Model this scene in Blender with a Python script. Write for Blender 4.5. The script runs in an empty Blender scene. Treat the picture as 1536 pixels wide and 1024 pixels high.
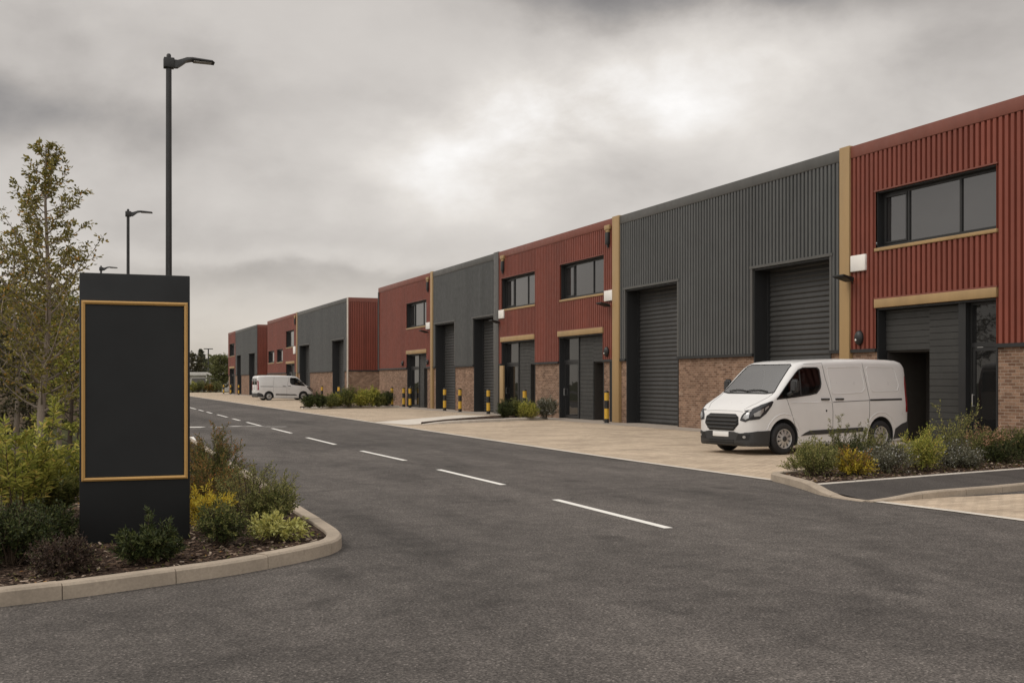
import bpy, bmesh, math, random
import numpy as np
from mathutils import Vector, Matrix
from mathutils.bvhtree import BVHTree
from mathutils.geometry import delaunay_2d_cdt, tessellate_polygon

S = bpy.context.scene
C = S.collection
R = math.radians
PI = math.pi

# ------------------------------------------------------------------ measuring
# World: Y runs along the terrace of units, X from the road towards them.
F_, HZ, CAMH, VPX = 1707.0, 572.0, 1.6, 100.0
TH = math.atan((768 - VPX) / F_)
SN, CS = math.sin(TH), math.cos(TH)
WX = 20.05                                   # plane of the unit fronts

def G(u, v, z=0.0):
    """ground point measured in the photograph -> world x, y at height z"""
    Z = (CAMH - z) * F_ / (v - HZ)
    x = (u - 768) / F_ * Z
    return (x * CS + Z * SN, Z * CS - x * SN)

def WY(u, X=WX):
    t = (u - 768) / F_
    return X * (CS - t * SN) / (SN + t * CS)

# ------------------------------------------------------------------ materials
class NT:
    def __init__(s, tree): s.t = tree
    def n(s, typ, **kw):
        nd = s.t.nodes.new(typ)
        for k, v in kw.items():
            if k == 'inp':
                for a, b in v.items(): nd.inputs[a].default_value = b
            else: setattr(nd, k, v)
        return nd
    def l(s, a, b): s.t.links.new(a, b)
    def math(s, op, a, b=None, c=None, clamp=False):
        nd = s.n('ShaderNodeMath', operation=op, use_clamp=clamp)
        for i, v in enumerate((a, b, c)):
            if v is None: continue
            if isinstance(v, (int, float)): nd.inputs[i].default_value = v
            else: s.l(v, nd.inputs[i])
        return nd.outputs[0]
    def mix(s, fac, a, b, mode='MIX'):
        nd = s.n('ShaderNodeMix', data_type='RGBA', blend_type=mode)
        for k, v in ((0, fac), (6, a), (7, b)):
            if isinstance(v, (int, float)): nd.inputs[k].default_value = v
            elif isinstance(v, tuple): nd.inputs[k].default_value = (*v, 1) if len(v) == 3 else v
            else: s.l(v, nd.inputs[k])
        return nd.outputs[2]
    def ramp(s, fac, stops, interp='LINEAR'):
        nd = s.n('ShaderNodeValToRGB'); cr = nd.color_ramp; cr.interpolation = interp
        while len(cr.elements) < len(stops): cr.elements.new(0.5)
        for e, (p, c) in zip(cr.elements, stops):
            e.position = p; e.color = (*c, 1) if isinstance(c, tuple) else (c, c, c, 1)
        s.l(fac, nd.inputs[0]); return nd.outputs[0]
    def noise(s, vec, scale, detail=4, rough=.55, dist=0):
        nd = s.n('ShaderNodeTexNoise', inp={'Scale': scale, 'Detail': detail, 'Roughness': rough, 'Distortion': dist})
        if vec is not None: s.l(vec, nd.inputs['Vector'])
        return nd.outputs['Fac']
    def bump(s, h, strength, dist=.01, normal=None):
        nd = s.n('ShaderNodeBump', inp={'Strength': strength, 'Distance': dist})
        s.l(h, nd.inputs['Height'])
        if normal is not None: s.l(normal, nd.inputs['Normal'])
        return nd.outputs[0]
    def mapping(s, vec, scale=(1, 1, 1), rot=(0, 0, 0)):
        nd = s.n('ShaderNodeMapping'); nd.inputs['Scale'].default_value = scale
        nd.inputs['Rotation'].default_value = rot; s.l(vec, nd.inputs['Vector']); return nd.outputs[0]

def new_mat(name, base=(.5, .5, .5), rough=.6, metal=0, ior=1.5, spec=.5):
    m = bpy.data.materials.new(name); m.use_nodes = True
    t = NT(m.node_tree); b = m.node_tree.nodes['Principled BSDF']
    b.inputs['Base Color'].default_value = (*base, 1); b.inputs['Roughness'].default_value = rough
    b.inputs['Metallic'].default_value = metal; b.inputs['IOR'].default_value = ior
    b.inputs['Specular IOR Level'].default_value = spec
    return m, t, b

def pos(t): return t.n('ShaderNodeNewGeometry').outputs['Position']
def objc(t): return t.n('ShaderNodeTexCoord').outputs['Object']

def paint(name, col, rough=.45, var=.12, spec=.5, metal=0, streak=True, scale=1.5, coat=0):
    m, t, b = new_mat(name, col, rough, metal, spec=spec)
    v = objc(t)
    n = t.noise(t.mapping(v, (1, 1, .12) if streak else (1, 1, 1)), scale, 6, .6)
    dark = tuple(c * (1 - var) for c in col); lite = tuple(min(1, c * (1 + var)) for c in col)
    t.l(t.ramp(n, [(.3, dark), (.7, lite)]), b.inputs['Base Color'])
    t.l(t.ramp(t.noise(v, scale * 3, 5), [(.3, max(0, rough - .08)), (.7, min(1, rough + .1))]), b.inputs['Roughness'])
    if coat: b.inputs['Coat Weight'].default_value = coat; b.inputs['Coat Roughness'].default_value = .05
    return m

M = {}
def mk_asphalt(name, lo, hi, grain=1.0, patchy=1.0):
    m, t, b = new_mat(name, rough=.88, spec=.22)
    p = pos(t)
    big = t.noise(t.mapping(p, (1, .35, 1)), .35, 4, .6, .6)
    mid = t.noise(p, 3.2, 5, .65)
    fine = t.noise(p, 48, 3, .75)
    vor = t.n('ShaderNodeTexVoronoi', feature='F1', inp={'Scale': 80}); t.l(p, vor.inputs['Vector'])
    agg = t.ramp(vor.outputs['Color'], [(.0, .35), (.5, .85), (.8, 1.2), (1, 2.4)])
    f = t.math('ADD', t.math('MULTIPLY', big, .55 * patchy), t.math('MULTIPLY', mid, .45))
    base = t.ramp(f, [(.3, lo), (.68, hi)])
    col = t.mix(.85 * grain, base, agg, 'MULTIPLY')
    sp = t.ramp(fine, [(.28, .3), (.5, 1.0), (.72, 2.0)])
    col = t.mix(.8 * grain, col, sp, 'MULTIPLY')
    # tyre-worn bands running with the road, and a few oil marks
    band = t.noise(t.mapping(p, (.9, .03, 1)), 1.0, 3, .5, .3)
    col = t.mix(.5, col, t.ramp(band, [(.33, .74), (.62, 1.16)]), 'MULTIPLY')
    sc = t.ramp(t.noise(t.mapping(p, (.5, .16, 1), (0, 0, R(-28))), 1.4, 6, .7, 1.2), [(.36, .72), (.5, 1.0), (.68, 1.18)])
    col = t.mix(.8, col, sc, 'MULTIPLY')
    # scuffed turning arcs of tyres into the side road
    rr = t.n('ShaderNodeVectorMath', operation='DISTANCE'); t.l(p, rr.inputs[0]); rr.inputs[1].default_value = (-3.0, 16.5, 0)
    dd = t.math('ADD', rr.outputs['Value'], t.math('MULTIPLY', t.noise(p, .5, 3), .8))
    for r0 in (9.3, 10.95, 13.2):
        w = t.math('ABSOLUTE', t.math('SUBTRACT', dd, r0))
        arc = t.ramp(w, [(.0, .80), (.09, .86), (.2, 1.0)])
        col = t.mix(t.ramp(t.noise(p, .9, 5, .7), [(.4, .0), (.6, .8)]), col, t.mix(1.0, col, arc, 'MULTIPLY'))
    oil = t.noise(p, .8, 3, .5)
    col = t.mix(.6, col, t.ramp(oil, [(.26, .55), (.36, 1.0)]), 'MULTIPLY')
    t.l(col, b.inputs['Base Color'])
    h = t.math('ADD', vor.outputs['Distance'], t.math('MULTIPLY', fine, .8))
    t.l(t.bump(h, .55, .006), b.inputs['Normal'])
    return m
M['asphalt'] = mk_asphalt('asphalt', (.055, .049, .0445), (.138, .122, .110))
M['path'] = mk_asphalt('path_asphalt', (.062, .055, .05), (.085, .075, .068), .6, .5)

def mk_paving():
    m, t, b = new_mat('block_paving', rough=.85, spec=.3)
    p = pos(t)
    br = t.n('ShaderNodeTexBrick', offset=.5, inp={'Scale': 1.0, 'Mortar Size': .006, 'Mortar Smooth': .2, 'Brick Width': .21,
             'Row Height': .105, 'Color1': (.44, .345, .25, 1), 'Color2': (.575, .462, .34, 1), 'Mortar': (.2, .16, .12, 1), 'Bias': 0})
    t.l(p, br.inputs['Vector'])
    n = t.noise(p, .55, 5, .6, .4); n2 = t.noise(p, 9, 4, .65); n3 = t.noise(p, 70, 2)
    col = t.mix(.75, br.outputs['Color'], t.ramp(n, [(.3, .74), (.66, 1.1)]), 'MULTIPLY')
    col = t.mix(.6, col, t.ramp(n2, [(.25, .72), (.7, 1.15)]), 'MULTIPLY')
    col = t.mix(.5, col, t.ramp(n3, [(.25, .7), (.75, 1.25)]), 'MULTIPLY')
    col = t.mix(.7, col, t.ramp(t.noise(t.mapping(p, (.35, 1.2, 1)), .9, 6, .7, .8), [(.34, .66), (.5, 1.0), (.7, 1.08)]), 'MULTIPLY')
    t.l(col, b.inputs['Base Color'])
    t.l(t.bump(t.math('MULTIPLY_ADD', br.outputs['Fac'], -1, t.math('MULTIPLY', n2, .4)), .4, .006), b.inputs['Normal'])
    return m
M['paving'] = mk_paving()

def mk_brick():
    m, t, b = new_mat('brickwork', rough=.9, spec=.2)
    p = pos(t); sx = t.n('ShaderNodeSeparateXYZ'); t.l(p, sx.inputs[0])
    cx = t.n('ShaderNodeCombineXYZ'); t.l(t.math('ADD', sx.outputs[0], sx.outputs[1]), cx.inputs[0]); t.l(sx.outputs[2], cx.inputs[1])
    br = t.n('ShaderNodeTexBrick', offset=.5, inp={'Scale': 1.0, 'Mortar Size': .007, 'Mortar Smooth': .15, 'Brick Width': .225,
             'Row Height': .075, 'Color1': (.15, .085, .056, 1), 'Color2': (.30, .188, .128, 1), 'Mortar': (.31, .25, .195, 1), 'Bias': -.1})
    t.l(cx.outputs[0], br.inputs['Vector'])
    n = t.noise(p, 1.6, 6, .65); n2 = t.noise(p, 30, 3, .6)
    col = t.mix(.7, br.outputs['Color'], t.ramp(n, [(.28, .62), (.7, 1.2)]), 'MULTIPLY')
    col = t.mix(.55, col, t.ramp(n2, [(.25, .65), (.75, 1.3)]), 'MULTIPLY')
    eff = t.ramp(t.noise(p, 2.3, 7, .75), [(.58, 0.0), (.74, .55)])      # pale salt bloom
    col = t.mix(eff, col, (.45, .37, .3))
    t.l(col, b.inputs['Base Color'])
    t.l(t.bump(t.math('MULTIPLY_ADD', br.outputs['Fac'], -1, t.math('MULTIPLY', n2, .5)), .6, .008), b.inputs['Normal'])
    return m
M['brick'] = mk_brick()

def mk_concrete(name, c, var=.18):
    m, t, b = new_mat(name, c, .85, spec=.3)
    p = pos(t)
    n = t.noise(p, 2.2, 6, .65, .3); n2 = t.noise(p, 45, 3, .6)
    col = t.ramp(n, [(.3, tuple(x * (1 - var) for x in c)), (.7, tuple(x * (1 + var) for x in c))])
    col = t.mix(.5, col, t.ramp(n2, [(.25, .72), (.75, 1.22)]), 'MULTIPLY')
    stain = t.ramp(t.noise(p, 6.5, 4, .7), [(.6, 0.0), (.78, .5)])
    col = t.mix(stain, col, tuple(x * .6 for x in c))
    t.l(col, b.inputs['Base Color']); t.l(t.bump(n2, .35, .004), b.inputs['Normal'])
    return m
M['kerb'] = mk_concrete('kerb_concrete', (.35, .29, .225))
M['slab'] = mk_concrete('slab_concrete', (.32, .275, .23))
M['palepath'] = mk_concrete('pale_concrete', (.6, .55, .48), .1)

def mk_mulch():
    m, t, b = new_mat('bark_mulch', rough=.95, spec=.15)
    p = pos(t)
    v1 = t.n('ShaderNodeTexVoronoi', feature='F1', inp={'Scale': 42, 'Randomness': 1}); t.l(t.mapping(p, (1, .55, 1), (0, 0, .6)), v1.inputs['Vector'])
    n = t.noise(p, 18, 5, .7)
    col = t.ramp(v1.outputs['Color'], [(.1, (.018, .011, .007)), (.5, (.05, .03, .02)), (.8, (.1, .066, .046)), (1, (.2, .15, .11))])
    col = t.mix(.7, col, t.ramp(n, [(.3, .5), (.7, 1.4)]), 'MULTIPLY')
    t.l(col, b.inputs['Base Color'])
    t.l(t.bump(t.math('ADD', v1.outputs['Distance'], n), 1.0, .03), b.inputs['Normal'])
    return m
M['mulch'] = mk_mulch()

def mk_chip():
    m, t, b = new_mat('bark_chips', rough=.95, spec=.15)
    r = t.n('ShaderNodeNewGeometry').outputs['Random Per Island']
    t.l(t.ramp(r, [(0, (.022, .013, .008)), (.5, (.08, .05, .034)), (.8, (.17, .12, .085)), (1, (.4, .32, .25))]), b.inputs['Base Color'])
    return m
M['chip'] = mk_chip()

def mk_grass():
    m, t, b = new_mat('rough_grass', rough=.95, spec=.1)
    p = pos(t)
    n = t.noise(p, .6, 6, .7); n2 = t.noise(p, 20, 4, .7)
    col = t.ramp(n, [(.3, (.035, .04, .016)), (.55, (.06, .06, .025)), (.75, (.09, .075, .04))])
    col = t.mix(.7, col, t.ramp(n2, [(.3, .5), (.7, 1.4)]), 'MULTIPLY')
    t.l(col, b.inputs['Base Color']); t.l(t.bump(n2, .8, .05), b.inputs['Normal'])
    return m
M['grass'] = mk_grass()

def mk_roadpaint():
    m, t, b = new_mat('road_paint', (.75, .73, .68), .75, spec=.3)
    p = pos(t)
    n = t.noise(p, 40, 3, .7); n2 = t.noise(p, 4, 4, .6)
    f = t.ramp(t.math('ADD', t.math('MULTIPLY', n, .6), t.math('MULTIPLY', n2, .4)), [(.33, .0), (.43, 1.0)])
    t.l(t.mix(f, (.22, .21, .2), (.74, .72, .67)), b.inputs['Base Color'])
    return m
M['roadpaint'] = mk_roadpaint()
def mk_wornpaint():
    m, t, b = new_mat('worn_road_paint', (.5, .48, .45), .8, spec=.3)
    p = pos(t)
    n = t.noise(p, 7, 5, .7)
    t.l(t.ramp(n, [(.35, (.13, .125, .12)), (.6, (.5, .48, .44))]), b.inputs['Base Color'])
    return m
M['wornpaint'] = mk_wornpaint()

def mk_clad(name, col, rough=.5):
    m, t, b = new_mat(name, col, rough)
    p = pos(t); sx = t.n('ShaderNodeSeparateXYZ'); t.l(p, sx.inputs[0])
    q = t.math('ADD', sx.outputs[0], sx.outputs[1])
    cell = t.math('FLOOR', t.math('DIVIDE', q, 1.08)); fr = t.math('FRACT', t.math('DIVIDE', q, 1.08))
    wn = t.n('ShaderNodeTexWhiteNoise', noise_dimensions='1D'); t.l(cell, wn.inputs['W'])
    sheet = t.ramp(wn.outputs['Value'], [(0, .9), (1, 1.09)])
    lap = t.ramp(fr, [(0, .62), (.035, .7), (.045, 1.0)])
    st = t.ramp(t.noise(t.mapping(p, (1, 1, .035)), 5.5, 5, .6), [(.3, .86), (.6, 1.06)])
    bl = t.ramp(t.noise(p, .8, 6, .65), [(.3, .86), (.7, 1.12)])
    c = t.mix(1.0, (*col, 1), sheet, 'MULTIPLY')
    for k, f in ((lap, .9), (st, .8), (bl, .8)): c = t.mix(f, c, k, 'MULTIPLY')
    t.l(c, b.inputs['Base Color'])
    t.l(t.ramp(t.noise(p, 4, 5), [(.3, rough - .08), (.7, rough + .12)]), b.inputs['Roughness'])
    return m
M['red'] = mk_clad('red_cladding', (.19, .046, .027))
M['redtrim'] = paint('red_trim', (.18, .055, .036), .5, .1)
M['grey'] = mk_clad('grey_cladding', (.077, .079, .077))
M['greytrim'] = paint('grey_trim', (.08, .078, .073), .5, .1)
M['gold'] = paint('ochre_trim', (.335, .22, .10), .5, .12)
M['frame'] = paint('window_frame', (.018, .018, .018), .4, .1)
M['dark'] = paint('dark_metal', (.016, .0165, .017), .5, .15)
M['shutter'] = paint('roller_shutter', (.034, .0335, .032), .42, .14)
M['plank'] = paint('grey_planking', (.033, .033, .031), .55, .15, streak=False)
M['void'] = paint('recess_lining', (.035, .03, .025), .8, .2)
M['innerdoor'] = paint('inner_door', (.15, .11, .07), .6, .15)
M['roof'] = paint('roof_sheet', (.12, .12, .12), .6, .15, streak=False)
M['whitebox'] = paint('white_plastic', (.78, .75, .7), .5, .05)
M['blackplastic'] = paint('black_plastic', (.014, .014, .014), .5, .15)
M['lamp'] = paint('lamp_paint', (.02, .019, .018), .45, .12)
M['lens'] = paint('lamp_lens', (.32, .31, .28), .3, .05)
M['yellow'] = paint('bollard_yellow', (.56, .33, .03), .5, .2)
M['bollardblack'] = paint('bollard_black', (.014, .013, .013), .5, .2)
M['sign'] = paint('sign_charcoal', (.0125, .0130, .0130), .55, .08, .32, streak=False, scale=.8)
M['signframe'] = paint('sign_gold', (.47, .27, .085), .38, .1, metal=.25)
M['vanwhite'] = paint('van_white', (.65, .64, .625), .35, .03, streak=False, scale=2, coat=.6)
M['vanblack'] = paint('van_black_plastic', (.03, .03, .03), .55, .12, streak=False)
M['tyre'] = paint('tyre_rubber', (.016, .015, .015), .8, .2, streak=False, scale=8)
M['rim'] = paint('wheel_silver', (.5, .49, .47), .35, .1, metal=.6, streak=False)
M['seam'] = paint('panel_gap', (.022, .022, .022), .7, .05)
M['crease'] = paint('pressed_crease', (.42, .415, .40), .4, .03)
M['plate'] = paint('blank_plate', (.72, .71, .69), .5, .04)
M['tail'] = paint('tail_lamp_red', (.22, .012, .014), .2, .1)
M['chrome'] = new_mat('bright_reflector', (.5, .5, .5), .28, .8)[0]
M['headglass'] = new_mat('headlight_bezel', (.03, .03, .032), .12, 0, 1.5)[0]
M['trunkgrey'] = paint('bark_grey', (.25, .2, .155), .9, .3)
M['trunkdark'] = paint('bark_dark', (.07, .05, .036), .9, .3)
M['stem'] = paint('shrub_stem', (.075, .05, .03), .9, .3)
M['timber'] = paint('weathered_timber', (.17, .125, .085), .85, .25)
M['farwhite'] = paint('far_white_wall', (.6, .57, .52), .7, .1)
M['fargrey'] = paint('far_grey_door', (.14, .13, .12), .6, .1)

def mk_glass(name, base, ior, rough=.02):
    m, t, b = new_mat(name, base, rough, 0, ior)
    n = t.noise(pos(t), .9, 2, .5)
    t.l(t.bump(n, .1, .05), b.inputs['Normal'])
    return m
M['glass'] = mk_glass('window_glass', (.02, .0185, .018), 2.25)
M['doorglass'] = mk_glass('door_glass', (.012, .012, .012), 1.55)
M['screen'] = mk_glass('windscreen_glass', (.11, .11, .108), 2.0)
M['sideglass'] = mk_glass('cab_glass', (.012, .012, .012), 1.6)
M['cabin'] = paint('cab_lining', (.16, .155, .15), .8, .1, streak=False)
M['seat'] = paint('seat_cloth', (.10, .10, .10), .9, .15, streak=False)
def mk_clear(name, tint, ior):
    m = bpy.data.materials.new(name); m.use_nodes = True; t = NT(m.node_tree); m.node_tree.nodes.clear()
    out = t.n('ShaderNodeOutputMaterial'); fr = t.n('ShaderNodeFresnel', inp={0: ior}); gl = t.n('ShaderNodeBsdfGlossy', inp={'Roughness': .02}); tr = t.n('ShaderNodeBsdfTransparent')
    tr.inputs[0].default_value = (*tint, 1); mx = t.n('ShaderNodeMixShader'); t.l(fr.outputs[0], mx.inputs[0]); t.l(tr.outputs[0], mx.inputs[1]); t.l(gl.outputs[0], mx.inputs[2]); t.l(mx.outputs[0], out.inputs[0]); return m
M['clearscreen'] = mk_clear('clear_windscreen', (.8, .82, .81), 4.0)
M['clearside'] = mk_clear('clear_cab_glass', (.5, .5, .5), 1.55)
M['fog'] = paint('lamp_recess', (.008, .008, .008), .5, .1)

def leafmat(name, stops, transl=.3, rough=.5):
    m, t, b = new_mat(name, rough=rough, spec=.18)
    r = t.n('ShaderNodeNewGeometry').outputs['Random Per Island']
    col = t.ramp(r, stops)
    t.l(col, b.inputs['Base Color'])
    tr = t.n('ShaderNodeBsdfTranslucent'); t.l(col, tr.inputs['Color'])
    mx = t.n('ShaderNodeMixShader', inp={0: transl}); out = m.node_tree.nodes['Material Output']
    t.l(b.outputs[0], mx.inputs[1]); t.l(tr.outputs[0], mx.inputs[2]); t.l(mx.outputs[0], out.inputs['Surface'])
    return m
L_ = {}
L_['fern'] = leafmat('leaf_yellow_green', [(0, (.13, .15, .026)), (.4, (.29, .30, .06)), (.85, (.48, .45, .10)), (1, (.55, .40, .11))])
L_['dark'] = leafmat('leaf_dark_green', [(0, (.02, .028, .01)), (.6, (.05, .064, .022)), (1, (.11, .12, .038))], .2)
L_['mid'] = leafmat('leaf_mid_green', [(0, (.06, .072, .022)), (.6, (.14, .155, .045)), (1, (.27, .25, .08))])
L_['purple'] = leafmat('leaf_purple_brown', [(0, (.03, .02, .016)), (.6, (.062, .042, .032)), (.85, (.105, .065, .048)), (1, (.09, .1, .04))], .2)
L_['gold'] = leafmat('leaf_golden', [(0, (0.341, 0.248, 0.031)), (.5, (0.620, 0.449, 0.046)), (1, (0.620, 0.558, 0.093))])
L_['orange'] = leafmat('leaf_orange_tipped', [(0, (.07, .08, .022)), (.45, (.16, .135, .038)), (.8, (.30, .17, .05)), (1, (.36, .16, .06))])
L_['light'] = leafmat('leaf_light_green', [(0, (.10, .118, .036)), (.6, (.23, .23, .075)), (1, (.38, .34, .125))])
L_['varieg'] = leafmat('leaf_variegated', [(0, (0.186, 0.202, 0.046)), (.5, (0.512, 0.465, 0.139)), (1, (0.620, 0.620, 0.248))])
L_['silver'] = leafmat('leaf_grey_green', [(0, (0.078, 0.081, 0.054)), (.6, (0.155, 0.155, 0.101)), (.88, (0.248, 0.232, 0.155)), (.94, (0.620, 0.620, 0.558)), (1, (0.620, 0.620, 0.620))])
L_['pink'] = leafmat('leaf_pink_tipped', [(0, (0.078, 0.085, 0.031)), (.5, (0.171, 0.139, 0.062)), (.8, (0.558, 0.295, 0.186)), (1, (0.620, 0.403, 0.264))])
L_['tree'] = leafmat('leaf_tree_olive', [(0, (.085, .08, .018)), (.5, (.20, .175, .042)), (.9, (.34, .28, .075)), (.97, (.42, .25, .05)), (1, (.44, .23, .05))], .35)
L_['wood'] = leafmat('leaf_wood_dark', [(0, (.028, .03, .014)), (.6, (.065, .062, .028)), (1, (.13, .105, .045))], .25)
L_['woodbrown'] = leafmat('leaf_wood_brown', [(0, (.045, .036, .02)), (.6, (.105, .085, .045)), (1, (.18, .14, .075))], .25)
L_['conifer'] = leafmat('leaf_conifer', [(0, (.05, .055, .034)), (1, (.12, .12, .075))], .1)  # lightened in the leaf colour to stand in for distance haze
L_['fargreen'] = leafmat('leaf_far_green', [(0, (.07, .08, .032)), (.6, (.14, .15, .055)), (1, (.22, .21, .085))], .25)  # far greens also lightened, distance haze put into the colour

# ------------------------------------------------------------------ mesh building
class MB:
    def __init__(s): s.v = []; s.f = []; s.sm = []
    def add(s, vs, fs, smooth=False):
        o = len(s.v); s.v += [tuple(p) for p in vs]
        for f in fs: s.f.append(tuple(i + o for i in f)); s.sm.append(smooth)
        return s
    def box(s, x0, x1, y0, y1, z0, z1):
        if x0 > x1: x0, x1 = x1, x0
        if y0 > y1: y0, y1 = y1, y0
        vs = [(x, y, z) for z in (z0, z1) for y in (y0, y1) for x in (x0, x1)]
        return s.add(vs, [(0, 2, 3, 1), (4, 5, 7, 6), (0, 1, 5, 4), (2, 6, 7, 3), (0, 4, 6, 2), (1, 3, 7, 5)])
    def bbox(s, x0, x1, y0, y1, z0, z1, b=.01):
        """box with chamfered edges"""
        bm = bmesh.new(); bmesh.ops.create_cube(bm, size=1)
        for v in bm.verts:
            v.co = ((x0 + x1) / 2 + v.co.x * abs(x1 - x0), (y0 + y1) / 2 + v.co.y * abs(y1 - y0), (z0 + z1) / 2 + v.co.z * abs(z1 - z0))
        bmesh.ops.bevel(bm, geom=list(bm.edges), offset=b, segments=2, affect='EDGES', profile=.5)
        s.bm(bm, True); return s
    def bm(s, bm, smooth=False):
        bm.verts.index_update()
        s.add([v.co for v in bm.verts], [[v.index for v in f.verts] for f in bm.faces], smooth); bm.free(); return s
    def tube(s, path, radii, n=8, caps=True, smooth=True):
        path = [Vector(p) for p in path]
        if isinstance(radii, (int, float)): radii = [radii] * len(path)
        vs = []; up = None
        for i, p in enumerate(path):
            d = (path[min(i + 1, len(path) - 1)] - path[max(i - 1, 0)])
            if d.length < 1e-9: d = Vector((0, 0, 1))
            d.normalize()
            if up is None:
                up = Vector((1, 0, 0)) if abs(d.x) < .9 else Vector((0, 1, 0))
            a = d.cross(up).normalized(); b2 = d.cross(a).normalized(); up = -b2 if up.dot(-b2) > 0 else b2
            for k in range(n):
                t = 2 * PI * k / n
                vs.append(p + (a * math.cos(t) + b2 * math.sin(t)) * radii[i])
        fs = []
        for i in range(len(path) - 1):
            for k in range(n):
                k2 = (k + 1) % n
                fs.append((i * n + k, i * n + k2, (i + 1) * n + k2, (i + 1) * n + k))
        s.add(vs, fs, smooth)
        if caps:
            s.add(vs[:n], [tuple(range(n))]); s.add(vs[-n:], [tuple(range(n))[::-1]])
        return s
    def lathe(s, prof, origin=(0, 0, 0), axis='z', n=24, smooth=True):
        o = Vector(origin); vs = []
        for (r, h) in prof:
            for k in range(n):
                t = 2 * PI * k / n; a, b2 = r * math.cos(t), r * math.sin(t)
                vs.append(o + (Vector((a, b2, h)) if axis == 'z' else Vector((a, h, b2)) if axis == 'y' else Vector((h, a, b2))))
        fs = [(i * n + k, i * n + (k + 1) % n, (i + 1) * n + (k + 1) % n, (i + 1) * n + k) for i in range(len(prof) - 1) for k in range(n)]
        return s.add(vs, fs, smooth)
    def prism(s, poly, z0, z1):
        """flat-topped slab over a 2-D outline (concave allowed)"""
        n = len(poly)
        tri = tessellate_polygon([[Vector((p[0], p[1], 0)) for p in poly]])
        zs = z1 if isinstance(z1, (list, tuple)) else [z1] * n
        s.add([(p[0], p[1], z) for p, z in zip(poly, zs)], tri)
        vs = [(p[0], p[1], z0) for p in poly] + [(p[0], p[1], z) for p, z in zip(poly, zs)]
        return s.add(vs, [(i, (i + 1) % n, n + (i + 1) % n, n + i) for i in range(n)])
    def sheet(s, poly, z):
        tri = tessellate_polygon([[Vector((p[0], p[1], 0)) for p in poly]])
        return s.add([(p[0], p[1], z) for p in poly], tri)
    def build(s, name, mat, parent=None, sharp=None, fix=True):
        me = bpy.data.meshes.new(name); me.from_pydata(s.v, [], s.f)
        if fix:
            bm = bmesh.new(); bm.from_mesh(me)
            bmesh.ops.recalc_face_normals(bm, faces=bm.faces); bm.to_mesh(me); bm.free()
        me.polygons.foreach_set('use_smooth', s.sm)
        if sharp: me.set_sharp_from_angle(angle=R(sharp))
        me.materials.append(M[mat] if isinstance(mat, str) else mat); me.update()
        o = bpy.data.objects.new(name, me); C.objects.link(o)
        if parent: o.parent = parent
        return o

def tag(o, label, cat, group=None):
    o['label'] = label; o['category'] = cat
    if group: o['group'] = group
    return o
def empty(name, loc=(0, 0, 0), rz=0):
    o = bpy.data.objects.new(name, None); C.objects.link(o); o.location = loc; o.rotation_euler = (0, 0, rz); o.empty_display_size = .2
    return o
def struct(o): o['kind'] = 'structure'; return o
def kids(o): return [c for c in bpy.data.objects if c.parent == o]
def copy_tree(o, parent=None, ch=None):
    c = o.copy(); C.objects.link(c)
    if parent: c.parent = parent
    for k in kids(o): copy_tree(k, c)
    return c

def smooth_line(pts, step=.25):
    """Catmull-Rom through the points"""
    P = [np.array(p, float) for p in pts]; out = []
    for i in range(len(P) - 1):
        p0, p1, p2, p3 = P[max(i - 1, 0)], P[i], P[i + 1], P[min(i + 2, len(P) - 1)]
        n = max(2, int(np.linalg.norm((p2 - p1)[:2]) / step)); n = min(n, 24)
        for k in range(n):
            t = k / n
            out.append(.5 * ((2 * p1) + (-p0 + p2) * t + (2 * p0 - 5 * p1 + 4 * p2 - p3) * t * t + (-p0 + 3 * p1 - 3 * p2 + p3) * t ** 3))
    out.append(P[-1]); return out
def offset_line(pts, d):
    out = []
    for i, p in enumerate(pts):
        a, b = pts[max(i - 1, 0)], pts[min(i + 1, len(pts) - 1)]
        t = (np.array(b) - np.array(a))[:2]; t = t / (np.linalg.norm(t) + 1e-9)
        q = np.array(p, float).copy(); q[:2] += np.array([-t[1], t[0]]) * d; out.append(q)
    return out

# ------------------------------------------------------------------ camera, light, sky
cam = bpy.data.cameras.new('camera'); co = bpy.data.objects.new('camera', cam); C.objects.link(co)
cam.sensor_width = 36; cam.lens = F_ / 1536 * 36; cam.shift_y = (HZ - 512) / 1536; cam.clip_end = 4000; cam.clip_start = .05
co.location = (0, 0, CAMH); co.rotation_euler = (R(90), 0, -TH); S.camera = co
S.view_settings.view_transform = 'Standard'; S.view_settings.look = 'None'; S.view_settings.exposure = 0; S.view_settings.gamma = 1
S.view_settings.use_curve_mapping = False

SUN_EL, SUN_AZ = R(50), R(282)             # azimuth clockwise from +Y: over the left shoulder
sun = bpy.data.lights.new('sun', 'SUN'); so = bpy.data.objects.new('sun', sun); C.objects.link(so)
sun.energy = 1.35; sun.angle = R(24); sun.color = (1, .92, .83)
sd = Vector((math.sin(SUN_AZ) * math.cos(SUN_EL), math.cos(SUN_AZ) * math.cos(SUN_EL), math.sin(SUN_EL)))
so.rotation_euler = (-sd).to_track_quat('-Z', 'Y').to_euler(); so.location = (0, 0, 40)

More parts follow.
